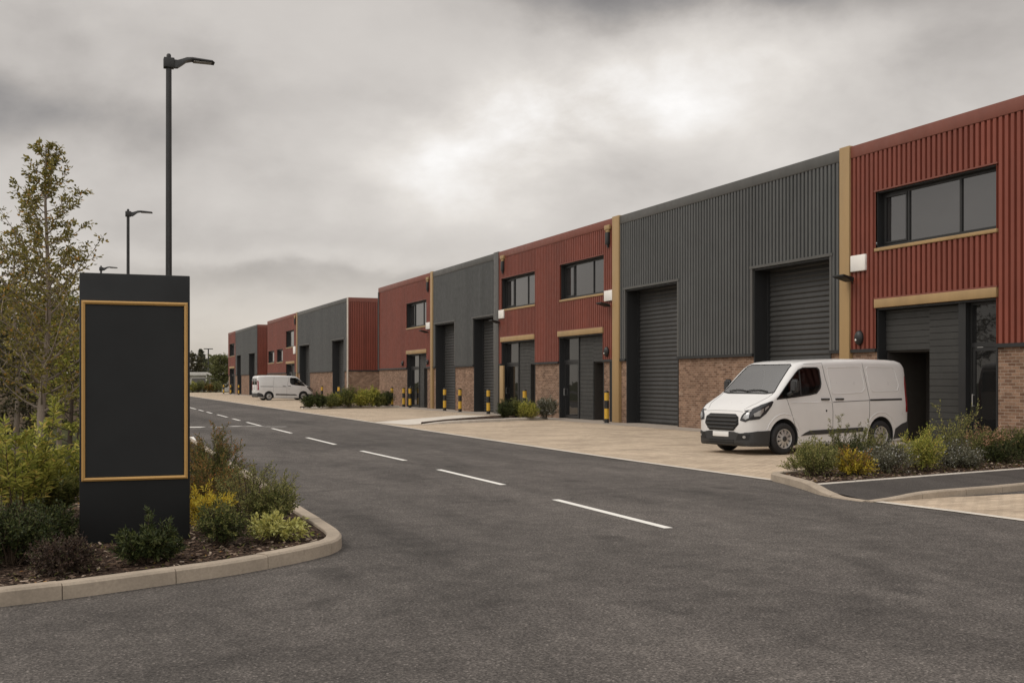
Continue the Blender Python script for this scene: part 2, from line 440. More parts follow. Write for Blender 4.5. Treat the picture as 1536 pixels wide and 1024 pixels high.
def build_world():
    w = bpy.data.worlds.new('World'); S.world = w; w.use_nodes = True
    t = NT(w.node_tree); bg = w.node_tree.nodes['Background']
    sky = t.n('ShaderNodeTexSky', sky_type='NISHITA', sun_disc=False, sun_elevation=SUN_EL, sun_rotation=SUN_AZ)
    d = t.n('ShaderNodeTexCoord').outputs['Generated']
    sx = t.n('ShaderNodeSeparateXYZ'); t.l(d, sx.inputs[0]); X, Y, Z = sx.outputs
    zc = t.math('MAXIMUM', Z, 0.0)
    # clouds lie on a level sheet: project the direction on it
    den = t.math('ADD', zc, .16)
    cx = t.n('ShaderNodeCombineXYZ'); t.l(t.math('DIVIDE', X, den), cx.inputs[0]); t.l(t.math('DIVIDE', Y, den), cx.inputs[1])
    rot = t.mapping(cx.outputs[0], (1.0, .55, 1), (0, 0, R(38)))
    n1 = t.noise(t.mapping(d, (1, 1, 1.75), (0, 0, R(12))), 3.0, 9, .5, .25)
    mass = t.n('ShaderNodeMapRange', interpolation_type='SMOOTHSTEP', inp={1: .40, 2: .61, 3: -.5, 4: .5}); t.l(n1, mass.inputs[0])
    n2 = t.noise(t.mapping(d, (1, 1, 1.6), (0, 0, R(50))), 5.0, 7, .55, .2)
    n3 = t.noise(t.mapping(d, (1, 1, 1.9)), 4.2, 7, .55, .15)
    az = t.math('SUBTRACT', t.math('ARCTAN2', X, Y), TH)
    el = t.math('ARCSINE', Z)
    wob = t.math('SUBTRACT', n2, .5); wob2 = t.math('SUBTRACT', n3, .5)
    az = t.math('ADD', az, t.math('MULTIPLY', wob, .22)); el = t.math('ADD', el, t.math('MULTIPLY', wob2, .11))
    def blob(u, v, su, sv, amp, slant=0):
        a0 = math.atan((u - 768) / F_); e0 = math.atan((HZ - v) / F_ * math.cos(a0))
        da = t.math('SUBTRACT', az, a0); de = t.math('SUBTRACT', el, e0)
        if slant: de = t.math('SUBTRACT', de, t.math('MULTIPLY', da, slant))
        q = t.math('ADD', t.math('POWER', t.math('ABSOLUTE', t.math('DIVIDE', da, su / F_)), 2), t.math('POWER', t.math('ABSOLUTE', t.math('DIVIDE', de, sv / F_)), 2))
        return t.math('MULTIPLY', t.math('EXPONENT', t.math('MULTIPLY', q, -1)), amp)
    val = t.math('ADD', .625, t.math('MULTIPLY', mass.outputs[0], .115))
    val = t.math('ADD', val, t.math('MULTIPLY', wob2, .22))
    blobs = [(830, 190, 190, 80, .33, .3), (940, 110, 240, 50, .18, .1), (740, 190, 260, 50, .14, .3), (1130, 120, 200, 45, .10, .1), (700, 250, 420, 60, .12, .2), (1180, 190, 260, 90, .12, 0),
             (1030, -8, 400, 50, -.27, 0), (40, 165, 330, 50, -.25, .05), (480, 130, 330, 50, -.14, -.2), (560, 390, 700, 18, .14, .06), (420, 480, 500, 50, .1, 0),
             (520, 410, 260, 16, -.08, .1), (1500, 60, 160, 120, -.1, 0), (120, 30, 320, 60, -.09, 0)]
    n4 = t.noise(t.mapping(d, (1, 1, 1.7), (0, 0, R(20))), 7.5, 8, .56, .15)
    brk = t.math('MULTIPLY_ADD', t.math('SUBTRACT', n4, .5), 2.6, .95)
    brk2 = t.math('MULTIPLY_ADD', mass.outputs[0], -.5, 1.0)
    for b in blobs:
        g_ = blob(*b)
        val = t.math('ADD', val, t.math('MULTIPLY', g_, brk if b[4] > 0 else brk2))
    val = t.math('ADD', val, t.math('MULTIPLY', t.math('SUBTRACT', n4, .5), .24))
    # sky overhead and behind the camera raised: unseen brightness added as fill light
    back = t.math('MULTIPLY', t.math('MAXIMUM', t.math('MULTIPLY', t.math('ADD', t.math('MULTIPLY', X, .8), t.math('MULTIPLY', Y, .85)), -1), 0.0), .62)
    val = t.math('ADD', val, back)
    top = t.n('ShaderNodeMapRange', interpolation_type='SMOOTHSTEP', inp={1: .36, 2: .85, 3: 0, 4: .42}); t.l(Z, top.inputs[0])
    val = t.math('ADD', val, top.outputs[0])
    val = t.math('MAXIMUM', val, .2)
    hi = t.math('MAXIMUM', t.math('SUBTRACT', val, .62), 0.0)      # thick cloud: bright parts roll off
    val = t.math('SUBTRACT', val, t.math('MULTIPLY', hi, t.math('MULTIPLY', t.math('GREATER_THAN', t.math('MULTIPLY_ADD', X, -1, t.math('MULTIPLY', Y, 1.2)), 0), .35)))
    tint = t.ramp(val, [(.2, (.99, .945, .93)), (.45, (1.0, .93, .87)), (.8, (1.0, .945, .885)), (1, (1, .975, .95))])
    low = t.n('ShaderNodeMapRange', interpolation_type='SMOOTHSTEP', inp={1: .0, 2: .13, 3: 1, 4: 0}); t.l(Z, low.inputs[0])
    tint = t.mix(t.math('MULTIPLY', low.outputs[0], .75), tint, (1.03, .93, .80))
    vm = t.n('ShaderNodeVectorMath', operation='SCALE'); t.l(tint, vm.inputs[0]); t.l(val, vm.inputs['Scale'])
    sk = t.n('ShaderNodeVectorMath', operation='SCALE'); t.l(sky.outputs[0], sk.inputs[0]); sk.inputs['Scale'].default_value = .1
    col = t.mix(.96, sk.outputs[0], vm.outputs[0])
    t.l(col, bg.inputs['Color']); bg.inputs['Strength'].default_value = 1.0
build_world()

# ------------------------------------------------------------------ ground, road, kerbs
struct(MB().sheet([(-1500, -1500), (1500, -1500), (1500, 1500), (-1500, 1500)], -.012).build('ground', 'grass'))
road = struct(MB().sheet([(-45, -40), (60, -40), (60, 9), (14, 9), (14, 172), (-45, 172)], 0).build('road', 'asphalt'))

EDGE_N = [(10.60, 15.2), (10.58, 19), (10.6, 23.3), (10.9, 37), (11.15, 46), (11.4, 62), (11.95, 96), (12.5, 130), (13.2, 171)]
EDGE_S = [(10.6, -6), (10.35, 4), (10.2, 9.9), (10.05, 11.6), (9.95, 12.45)]
eN = smooth_line(EDGE_N, 2); eS = smooth_line(EDGE_S, 1)
struct(MB().sheet([tuple(p) for p in eN] + [(70, 171), (70, 15.2)], .004).build('paved_forecourt', 'paving'))
struct(MB().sheet([tuple(p) for p in eS] + [(60, 12.45), (60, -6)], .004).build('paved_driveway', 'paving'))
def strip(name, line, w, z, mat):
    a = [tuple(p)[:2] for p in line]; b = [tuple(p)[:2] for p in offset_line(line, w)]
    m = MB()
    for i in range(len(a) - 1): m.add([(*a[i], z), (*a[i + 1], z), (*b[i + 1], z), (*b[i], z)], [(0, 1, 2, 3)])
    return m.build(name, mat)
struct(strip('flush_kerb', eN, -.13, .009, 'palepath')); struct(strip('flush_kerb', eS, -.14, .009, 'palepath'))
# concrete threshold along the fronts
struct(MB().sheet([(18.75, 9), (WX + .7, 9), (WX + .7, 76.2), (18.75, 76.2)], .008).build('concrete_threshold', 'slab'))
struct(MB().sheet([(18.9, 85.8), (WX + .7, 85.8), (WX + .7, 154), (18.9, 154)], .008).build('concrete_threshold', 'slab'))
struct(MB().sheet([G(561, 633.6), G(612, 637.3), G(700, 631.5), G(765, 624.5), G(690, 622.5)], .012).build('pale_path', 'palepath'))

def dash(pts, mat='roadpaint', z=.004):
    return MB().add([(p[0], p[1], z) for p in pts], [tuple(range(len(pts)))]).build('marking', mat, road)
for (u0, v0, u1, v1) in [(1003, 792, 833, 749), (755, 727, 658, 704), (608, 690.5, 542, 676), (503, 666.5, 460, 656), (437, 649.5, 408, 642.3), (391, 638.5, 370, 633),
                         (360, 630.6, 349, 627.8), (341, 625.6, 326, 621.6), (318, 619.8, 310, 617.6), (305, 616.3, 298, 614.4), (294, 613.5, 284, 610.8)]:
    a = np.array(G(u0, v0)); b = np.array(G(u1, v1)); d = (b - a) / np.linalg.norm(b - a); n = np.array([-d[1], d[0]]) * .055
    dash([a - n, b - n, b + n, a + n])
for (u0, u1, v, wd, mt) in [(262, 301, 641, .55, 'roadpaint'), (341, 357, 639.5, .3, 'roadpaint'), (362, 392, 639.5, .34, 'wornpaint'), (392, 425, 640, .25, 'wornpaint'), (312, 334, 640.5, .3, 'wornpaint')]:
    a = np.array(G(u0, v)); b = np.array(G(u1, v))
    dash([a, b, b + np.array([.25, wd]), a + np.array([.25, wd])], mt)
a, b = np.array(G(284, 655)), np.array(G(292, 668)); dash([a, b, b + np.array([.12, 0]), a + np.array([.12, 0])])

def kerb(name, line, w=.15, stone=.92, mat='kerb', base=-.02, heights=None, gap=.008):
    """kerb stones along a line, the bed lies to the left of it"""
    pts = [np.array(p[:2], float) for p in line]
    seg = [0.0]
    for i in range(1, len(pts)): seg.append(seg[-1] + float(np.linalg.norm(pts[i] - pts[i - 1])))
    tot = seg[-1]; xs = [p[0] for p in pts]; ys = [p[1] for p in pts]
    hs = [p[2] for p in line] if len(line[0]) > 2 else [.12] * len(pts)
    def at(s):
        s = min(max(s, 0), tot); e = .05
        p = np.array([np.interp(s, seg, xs), np.interp(s, seg, ys)])
        q0 = np.array([np.interp(max(s - e, 0), seg, xs), np.interp(max(s - e, 0), seg, ys)]); q1 = np.array([np.interp(min(s + e, tot), seg, xs), np.interp(min(s + e, tot), seg, ys)])
        t = q1 - q0; t /= np.linalg.norm(t) + 1e-9
        return p, np.array([-t[1], t[0]]), float(np.interp(s, seg, hs))
    m = MB(); s = 0; rr = random.Random(5)
    while s < tot - .05:
        e = min(s + stone, tot); k = 5; rings = []; dz = rr.uniform(-.004, .004)
        for j in range(k + 1):
            p, n, h = at(s + gap / 2 + (e - s - gap) * j / k); h += dz
            c = min(.018, max(h * .3, .002))
            prof = [(0, base), (.004, h - c), (c + .004, h), (w - .008, h), (w, h - .008), (w, base)]
            rings.append([(p[0] + n[0] * a, p[1] + n[1] * a, z) for a, z in prof])
        q = len(rings[0]); vs = [v for r_ in rings for v in r_]
        fs = [(j * q + i, j * q + (i + 1) % q, (j + 1) * q + (i + 1) % q, (j + 1) * q + i) for j in range(k) for i in range(q)]
        fs += [tuple(range(q)), tuple(k * q + i for i in range(q))[::-1]]
        m.add(vs, fs); s = e
    return struct(m.build(name, mat))

LK = smooth_line([(-22, 2.2), (-8, 6.3), (-3, 7.93), (-.44, 8.85), (.02, 9.0), (.8, 9.36), (1.38, 9.66), (2.07, 10.19), (2.40, 10.62), (2.53, 11.1), (2.57, 11.82), (2.59, 12.95), (2.63, 14.19), (2.74, 16.89), (2.95, 25), (3.2, 40), (3.6, 70), (4.4, 130)], .2)
LK = [p for p in LK]
kerb('kerb', LK, .15, .92)
li = [tuple(p) for p in offset_line(LK, .14)]
struct(MB().sheet(li + [(-30, 130), (-30, 4)], .085).build('planting_bed', 'mulch'))

struct(MB().sheet([(-30, 11), (-4.2, 12), (-3.4, 15), (-1.2, 19), (1.9, 23), (2.4, 60), (3.0, 129), (-30, 129)], .09).build('grass_verge', 'grass'))

# island beside the near van: bed, footpath, kerbs
RK = smooth_line([(22, 19.3, .12), (17.7, 17.95, .12), (13, 16.55, .12), (11.0, 15.95, .12), (10.62, 15.62, .12), (10.5, 15.2, .12), (10.32, 14.6, .12), (10.12, 14.0, .115), (9.9, 13.4, .07), (9.82, 12.9, .025), (9.86, 12.4, .018)], .25)
kerb('kerb', RK, .15, .92)
rin = [tuple(p[:2]) for p in offset_line(RK, .14) if p[1] > 13.95]
struct(MB().sheet(rin + [(15.55, 15.2), (22, 16.75)], .085).build('planting_bed', 'mulch'))
kerb('kerb', [np.array(p) for p in [(10.25, 13.93, .1), (12.9, 14.55, .1), (15.55, 15.17, .1), (22, 16.7, .1)]], .05, .9, 'palepath')
PK = smooth_line([(9.93, 12.30, .016), (10.4, 12.31, .05), (10.95, 12.4, .095), (12.33, 12.64, .1), (13.16, 12.83, .1), (22, 15.0, .1)], .3)
kerb('kerb', PK, .12, .92)
pin = [tuple(p) for p in offset_line(PK, .11)]
m = MB(); back = [(10.0, 13.4, .06), (10.27, 13.9, .09), (12.9, 14.53, .09), (15.55, 15.15, .09), (22, 16.68, .09)]
fr = [(p[0], p[1], min(.09, p[2])) for p in pin]
poly = [(9.97, 12.42, .012)] + fr[1:] + back[::-1]
tri = tessellate_polygon([[Vector((p[0], p[1], 0)) for p in poly]]); m.add(poly, tri)
struct(m.build('footpath', 'path'))

# islands in front of the farther units
IB = [(12.35, 40.62, .02), (13.6, 41.1, .1), (17.05, 43.0, .12), (19.0, 44.4, .12)]
IBb = [(19.0, 48.3), (17.4, 47.2), (14.2, 43.6), (12.35, 40.9)]
kerb('kerb', smooth_line(IB, .4), .15, .92, 'palepath')
struct(MB().prism([tuple(p[:2]) for p in offset_line([np.array(q) for q in IB], .1)] + IBb, -.02, .085).build('planting_bed', 'mulch'))
IA = [(12.9, 66.3, .04), (13.4, 66.6, .1), (19.1, 67.9, .12)]
IAb = [(19.1, 73), (16, 72.4), (13.3, 69.6), (12.9, 66.8)]
kerb('kerb', smooth_line(IA, .4), .16, .92, 'palepath')
struct(MB().prism([tuple(p[:2]) for p in offset_line([np.array(q) for q in IA], .1)] + IAb, -.02, .085).build('planting_bed', 'mulch'))

# bark chips lying on the two near beds
def chips(name, n, sampler, seed):
    rg = np.random.default_rng(seed); V = []; Fc = []
    k = 0
    while k < n:
        x, y, z = sampler(rg)
        a = rg.uniform(0, PI); L = rg.uniform(.012, .034); w = L * rg.uniform(.25, .5); ti = rg.uniform(-.5, .5); tj = rg.uniform(-.5, .5)
        dx, dy = math.cos(a), math.sin(a)
        z += rg.uniform(.004, .014)
        o = len(V)
        for sx_, sy_ in ((-1, -1), (1, -1), (1.1, .9), (-.9, 1)):
            V.append((x + dx * L * sx_ - dy * w * sy_, y + dy * L * sx_ + dx * w * sy_, z + ti * L * sx_ * .6 + tj * w * sy_))
        Fc.append((o, o + 1, o + 2, o + 3)); k += 1
    mb = MB(); mb.add(V, Fc); o = mb.build(name, 'chip', fix=False); o['kind'] = 'stuff'; return o
def inpoly(x, y, P):
    c = False; j = len(P) - 1
    for i in range(len(P)):
        if (P[i][1] > y) != (P[j][1] > y) and x < (P[j][0] - P[i][0]) * (y - P[i][1]) / (P[j][1] - P[i][1]) + P[i][0]: c = not c
        j = i
    return c
LBP = [tuple(p) for p in offset_line(LK, .2)] + [(-30, 130), (-30, 4)]
def sampL(rg):
    while True:
        x, y = rg.uniform(-2.6, 2.6), rg.uniform(8, 15.5)
        if inpoly(x, y, LBP): return x, y, .085
RBP = [tuple(p[:2]) for p in offset_line(RK, .2) if p[1] > 13.95] + [(15.55, 15.25), (22, 16.8)]
def sampR(rg):
    while True:
        x, y = rg.uniform(10, 19), rg.uniform(13.8, 18.3)
        if inpoly(x, y, RBP): return x, y, .085
chips('bark_mulch', 9000, sampL, 1); chips('bark_mulch', 4500, sampR, 2)

# ------------------------------------------------------------------ the units
PITCH = .18
def corr(mb, a0, a1, z0, z1, x, depth=.06, along='y', out=-1):
    """trapezoidal profiled sheet from a0 to a1 along an axis; crests stand out of plane x"""
    prof = [(0, 0), (.05, 0), (.066, 1), (.164, 1), (.18, 0)]
    pts = []; k = math.floor(a0 / PITCH)
    while k * PITCH < a1:
        for q in range(4):
            p, h = prof[q]; p2, h2 = prof[q + 1]
            A, B = k * PITCH + p, k * PITCH + p2
            if B <= a0 or A >= a1: continue
            ha = h if A >= a0 else h + (h2 - h) * (a0 - A) / (B - A)
            A = max(A, a0)
            pts.append((A, ha))
            if B >= a1: pts.append((a1, h + (h2 - h) * (a1 - (k * PITCH + p)) / (B - (k * PITCH + p)))); break
        k += 1
    if pts[-1][0] < a1 - 1e-6: pts.append((a1, 0))
    vs = []
    for (q, h) in pts:
        d = x + out * depth * h
        for z in (z0, z1): vs.append((d, q, z) if along == 'y' else (q, d, z))
    mb.add(vs, [(2 * i, 2 * i + 2, 2 * i + 3, 2 * i + 1) for i in range(len(pts) - 1)])

def wall_with_holes(y0, y1, z0, z1, holes, fn):
    """split a wall into rectangles round its openings"""
    ys = sorted({y0, y1, *[min(max(h[0], y0), y1) for h in holes], *[min(max(h[1], y0), y1) for h in holes]})
    for a, b in zip(ys[:-1], ys[1:]):
        if b - a < 1e-4: continue
        mid = (a + b) / 2; zz = sorted([(h[2], h[3]) for h in holes if h[0] < mid < h[1]]); z = z0
        for h0, h1 in zz:
            if min(h0, z1) > z + 1e-4: fn(a, b, z, min(h0, z1))
            z = max(z, h1)
        if z < z1 - 1e-4: fn(a, b, z, z1)

HT, BR = 8.02, 2.4
def reveal(name, parent, y0, y1, z0, z1, depth, mat, t=.05, sill=True):
    m = MB(); x0 = WX - .012
    m.box(x0, WX + depth, y0, y0 + t, z0, z1); m.box(x0, WX + depth, y1 - t, y1, z0, z1)
    m.box(x0, WX + depth, y0 + t, y1 - t, z1 - t, z1)
    if sill: m.box(x0, WX + depth, y0 + t, y1 - t, z0, z0 + t)
    return m.build(name, mat, parent)

def window(par, y0, y1, z0, z1, splits, sillmat='gold', d=.17):
    fr = MB(); x = WX + d; b = .07
    reveal('window_reveal', par, y0, y1, z0, z1, d + .08, 'dark', .035)
    y0, y1, z0, z1 = y0 + .036, y1 - .036, z0 + .036, z1 - .036
    fr.box(x, x + .07, y0, y1, z0, z0 + b); fr.box(x, x + .07, y0, y1, z1 - b, z1)
    fr.box(x, x + .07, y0, y0 + b, z0 + b, z1 - b); fr.box(x, x + .07, y1 - b, y1, z0 + b, z1 - b)
    edges = [y0 + b] + [y1 - s * (y1 - y0) for s in splits[::-1]] + [y1 - b]
    for e in edges[1:-1]: fr.box(x - .004, x + .066, e - b / 2, e + b / 2, z0 + b, z1 - b)
    w = fr.build('window', 'frame', par)
    for i in range(len(edges) - 1):
        a, c = edges[i] + (b / 2 if i else 0), edges[i + 1] - (b / 2 if i < len(edges) - 2 else 0)
        MB().box(x + .03, x + .045, a - .004, c + .004, z0 + b - .004, z1 - b + .004).build('pane', 'glass', w)
        if i == len(edges) - 2:                                    # opening light has its own slim sash
            s_ = MB(); q = .045
            s_.box(x - .02, x + .02, a + .008, c - .008, z0 + b + .01, z0 + b + .01 + q); s_.box(x - .02, x + .02, a + .008, c - .008, z1 - b - .01 - q, z1 - b - .01)
            s_.box(x - .02, x + .02, a + .008, a + .008 + q, z0 + b + .01 + q, z1 - b - .01 - q); s_.box(x - .02, x + .02, c - .008 - q, c - .008, z0 + b + .01 + q, z1 - b - .01 - q)
            s_.build('sash', 'frame', w)
    MB().bbox(WX - .085, WX + d - .01, y0 - .07, y1 + .07, z0 - .125, z0 - .037, .008).build('sill', sillmat, w)
    MB().box(WX - .075, WX + .01, y0 - .09, y1 + .09, z1 + .04, z1 + .075).build('drip_flashing', 'redtrim', w)

def planks(par, y0, y1, z0, z1, x, name='plank_panel', h=.165):
    m = MB(); z = z0
    while z < z1 - .01:
        e = min(z + h, z1)
        m.add([(x, y0, z), (x, y1, z), (x, y1, e - .016), (x, y0, e - .016)], [(0, 1, 2, 3)])
        m.add([(x, y0, e - .016), (x, y1, e - .016), (x + .014, y1, e - .008), (x + .014, y0, e - .008)], [(0, 1, 2, 3)])
        m.add([(x + .014, y0, e - .008), (x + .014, y1, e - .008), (x, y1, e), (x, y0, e)], [(0, 1, 2, 3)])
        z = e
    m.box(x + .02, x + .06, y0, y1, z0, z1)
    return m.build(name, 'plank', par)

def glazed_door(par, y0, y1, ztr, z1, x, handle_far=True):
    b = .085
    fr = MB()
    fr.box(x, x + .08, y0, y0 + .06, .012, z1); fr.box(x, x + .08, y1 - .06, y1, .012, z1)
    fr.box(x, x + .08, y0 + .06, y1 - .06, z1 - .06, z1); fr.box(x, x + .08, y0 + .06, y1 - .06, ztr, ztr + .11)
    d = fr.build('door', 'frame', par)
    a, c = y0 + .068, y1 - .068
    lf = MB(); zt = ztr - .008
    lf.box(x + .012, x + .062, a, a + b, .03, zt); lf.box(x + .012, x + .062, c - b, c, .03, zt)
    lf.box(x + .012, x + .062, a + b, c - b, .03, .03 + .13); lf.box(x + .012, x + .062, a + b, c - b, zt - b, zt)
    lf.build('door_leaf', 'frame', d)
    MB().box(x + .03, x + .045, a + b - .004, c - b + .004, .156, zt - b + .004).build('door_glass', 'doorglass', d)
    MB().box(x + .03, x + .045, y0 + .056, y1 - .056, ztr + .106, z1 - .056).build('transom_pane', 'doorglass', d)
    hy = (c - .042) if handle_far else (a + .042)
    h = MB(); h.tube([(x - .045, hy, 1.0), (x - .045, hy, 1.3)], .013, 8); h.tube([(x - .045, hy, 1.02), (x + .012, hy, 1.02)], .01, 6); h.tube([(x - .045, hy, 1.28), (x + .012, hy, 1.28)], .01, 6)
    h.build('handle', 'rim', d)

def entrance(par, yn, yf, zt, far_first):
    """ground-floor opening between yn (near) and yf (far); far_first = kinds from the far jamb to the near one with shares of the width"""
    dep = .3
    reveal('entrance_reveal', par, yn, yf, .012, zt, dep, 'dark', .05, False)
    a, b = yn + .052, yf - .052; wd = b - a; y = b
    for kind, share in far_first:
        y2 = y - share * wd
        if kind == 'door': glazed_door(par, y2, y, 2.42, zt - .052, WX + dep - .1)
        elif kind == 'panel': planks(par, y2, y, .014, zt - .052, WX + dep - .06)
        elif kind == 'post': MB().box(WX + .06, WX + dep + .02, y2 + .004, y - .004, .013, zt - .054).build('post', 'dark', par)
        elif kind == 'porch':
            planks(par, y2, y, BR + .02, zt - .052, WX + dep - .06)
            m = MB(); xb = WX + dep + 1.25
            m.box(WX + dep - .01, xb, y - .03, y, .012, BR + .018); m.box(WX + dep - .01, xb, y2, y2 + .03, .012, BR + .018)
            m.box(WX + dep + .002, xb, y2 + .03, y - .03, BR - .03, BR + .018); m.box(xb, xb + .05, y2, y, .012, BR + .018)
            m.build('porch', 'void', par)
            MB().box(xb - .05, xb - .002, y2 + .12 * (y - y2), y2 + .62 * (y - y2), .014, 2.12).build('inner_door', 'innerdoor', par)
        y = y2
    MB().bbox(WX - .095, WX + .05, yn - .03, yf + .03, zt + .005, zt + .235, .01).build('lintel', 'gold', par)
    MB().box(WX - .085, WX - .002, yn - .05, yf + .05, zt + .237, zt + .275).build('drip_flashing', 'redtrim', par)

def roller(par, yn, yf, zt):
    dep = .55
    reveal('door_reveal', par, yn, yf, .012, zt, dep, 'dark', .06, False)
    a, b = yn + .062, yf - .062; x = WX + dep - .03
    m = MB(); h = .155; z = .05; prof = []
    while z < zt - .07:
        for q, dx in ((0, .0), (.018, .026), (.05, .034), (.1, .018), (.15, .0)):
            if z + q < zt - .06: prof.append((z + q, dx))
        z += h
    prof.append((zt - .06, 0))
    vs = [(x - dx, y, zz) for zz, dx in prof for y in (a, b)]
    m.add(vs, [(2 * i, 2 * i + 1, 2 * i + 3, 2 * i + 2) for i in range(len(prof) - 1)])
    d = m.build('roller_door', 'shutter', par)
    MB().box(x - .04, x + .03, a, b, .013, .049).build('bottom_rail', 'dark', d)
    MB().box(x - .09, x + .02, a - .002, a + .075, .013, zt - .065).build('guide', 'dark', d); MB().box(x - .09, x + .02, b - .075, b + .002, .013, zt - .065).build('guide', 'dark', d)
    # flashings on the wall face
    m = MB(); m.box(WX - .085, WX - .004, yn - .14, yf + .14, zt + .002, zt + .085); m.box(WX - .07, WX - .004, yn - .1, yn - .002, BR + .06, zt); m.box(WX - .07, WX - .004, yf + .002, yf + .1, BR + .06, zt)
    m.build('door_flashing', 'greytrim', par)

def unit(label, yn, yf, col, rollers=(), entr=(), wins=(), depth=18.0, near_gable=False, far_gable=False, z0=BR):
    par = empty('industrial_unit', (0, 0, 0)); tag(par, label, 'industrial unit', 'units of the terraces facing the road')
    holes = [(a, b, 0, zt) for a, b, zt in rollers] + [(a, b, 0, zt) for a, b, zt, _ in entr] + [(a, b, c, d) for a, b, c, d, _ in wins]
    trim = col + 'trim'
    m = MB(); wall_with_holes(yn, yf, BR, HT - .3, holes, lambda a, b, c, d: corr(m, a, b, c, d, WX))
    if near_gable: corr(m, WX, WX + depth, BR, HT - .3, yn, along='x', out=-1)
    if far_gable: corr(m, WX, WX + depth, BR, HT - .3, yf, along='x', out=1)
    m.build('cladding', 'red' if (col == 'red') else 'grey', par, fix=False)
    wall_with_holes(yn, yf, -.02, BR, holes, lambda a, b, c, d: MB().box(WX + .005, WX + .28, a, b, c, d).build('brick_wall', 'brick', par))
    if near_gable: MB().box(WX + .281, WX + depth, yn + .005, yn + .2, -.02, BR).build('brick_wall', 'brick', par)
    if far_gable: MB().box(WX + .281, WX + depth, yf - .2, yf - .005, -.02, BR).build('brick_wall', 'brick', par)
    wall_with_holes(yn, yf, BR, BR + .07, [(a, b, 0, 9) for a, b, c, d in holes if c < 1], lambda a, b, c, d: MB().box(WX - .085, WX + .003, a, b, BR - .015, BR + .075).build('base_flashing', 'dark', par))
    if near_gable: MB().box(WX - .085, WX + depth, yn - .07, yn - .002, BR - .015, BR + .075).build('base_flashing', 'dark', par)
    m = MB(); m.bbox(WX - .075, WX + .32, yn, yf, HT - .33, HT, .012)
    if near_gable: m.bbox(WX + .322, WX + depth, yn - .075, yn + .25, HT - .3, HT, .012)
    m.build('coping', trim, par)
    MB().box(WX + .05, WX + depth, yn + .05, yf - .05, HT - .5, HT - .42).build('roof', 'roof', par)
    m = MB(); m.box(WX + depth, WX + depth + .2, yn, yf, -.02, HT); m.build('rear_wall', 'grey', par)
    for a, b, zt in rollers: roller(par, a, b, zt)
    for a, b, zt, k in entr: entrance(par, a, b, zt, k)
    for a, b, c, d, sp in wins: window(par, a, b, c, d, sp)
    return par

def pilaster(par, y0, y1, mat, z1=HT + .03, x=-.12):
    MB().bbox(WX + x, WX + .03, y0, y1, .01, z1, .012).build('pilaster', mat, par)
def pipe(par, y, z0, z1, r=.05, x=-.12, mat='dark'):
    MB().tube([(WX + x, y, z0), (WX + x, y, z1)], r, 10).build('downpipe', mat, par)
def hopper(par, y):
    h = MB(); h.bbox(WX - .16, WX - .04, y - .22, y + .22, HT - .42, HT - .24, .01); h.bbox(WX - .14, WX - .04, y - .13, y + .13, HT - .52, HT - .42, .01)
    q = h.build('hopper', 'gold', par); 
    MB().bbox(WX - .17, WX - .04, y - .12, y + .12, HT - 1.0, HT - .53, .015).tube([(WX - .1, y, HT - 1.0), (WX - .1, y, HT - 1.12)], .05, 8).build('outlet', 'dark', q)

ZW0, ZW1, ZL, ZR = 5.14, 6.66, 3.54, 5.12
Y = {u: WY(u) for u in range(330, 1560)}
r1 = unit('red clad unit at the right with a wide three pane window over its planked entrance', 6.0, Y[1279], 'red',
          entr=[(Y[1497], Y[1316], ZL, [('porch', .40), ('panel', .29), ('post', .06), ('door', .25)])],
          wins=[(Y[1497], Y[1316], 5.13, 6.62, (.235, .68)), (9.6, 13.2, 5.13, 6.62, (.235, .68))], near_gable=True)
pilaster(r1, Y[1279] + .003, Y[1264] - .003, 'gold')
g1 = unit('dark grey clad unit with two tall roller doors directly behind the white panel van', Y[1264], Y[932], 'grey',
          rollers=[(Y[1247], Y[1131], ZR), (Y[1018], Y[940], ZR)])
r2 = unit('red clad unit with two upper windows and two entrances left of the tallest grey wall', Y[922], Y[750], 'red',
          entr=[(Y[906], Y[839], ZL, [('door', .36), ('panel', .31), ('porch', .33)]), (Y[803], Y[753], ZL, [('door', .4), ('panel', .34), ('porch', .26)])],
          wins=[(Y[907], Y[842], ZW0, ZW1, (.24, .68)), (Y[804], Y[754], ZW0, ZW1, (.27, .68))])
pilaster(r2, Y[932] + .003, Y[922] - .003, 'gold')
pipe(r2, Y[922] + .14, .02, BR - .02, .05, -.05); pipe(r2, Y[922] + .30, .02, BR - .02, .03, -.04)
hopper(r2, Y[915]); hopper(r2, Y[753] - .35)
g2 = unit('middle grey clad unit with two roller doors between broad and narrow red units', Y[743], Y[651], 'grey',
          rollers=[(Y[742], Y[711], 4.92), (Y[683], Y[653] - .1, 4.92)])
pilaster(g2, Y[750] + .003, Y[743] - .003, 'greytrim', HT + .03, -.1)
MB().bbox(WX - .1, WX, Y[757], Y[752], .01, BR - .02, .01).build('pilaster', 'gold', r2)
r3 = unit('red clad unit at the far end of the near terrace beside the alley gap', Y[648], Y[569], 'red',
          entr=[(Y[641], Y[611], 3.3, [('door', .45), ('panel', .22), ('porch', .33)])], wins=[(Y[641], Y[611], 4.95, 6.5, (.27, .7))], far_gable=True)
pilaster(r3, Y[651] + .003, Y[648] - .003, 'gold')
hopper(r3, Y[644])
pipe(r3, Y[570], BR, HT - .3, .05, -.1, 'greytrim')
g3 = unit('grey clad unit with red gable end beyond the alley, two tall dark doorways', Y[522], Y[447], 'grey',
          rollers=[(Y[517], Y[499], 4.9), (Y[465], Y[449] - .3, 4.9)], near_gable=False)
m = MB(); corr(m, WX, WX + 18, BR, HT - .3, Y[522] - .03, along='x', out=-1); m.build('gable_cladding', 'red', g3, fix=False)
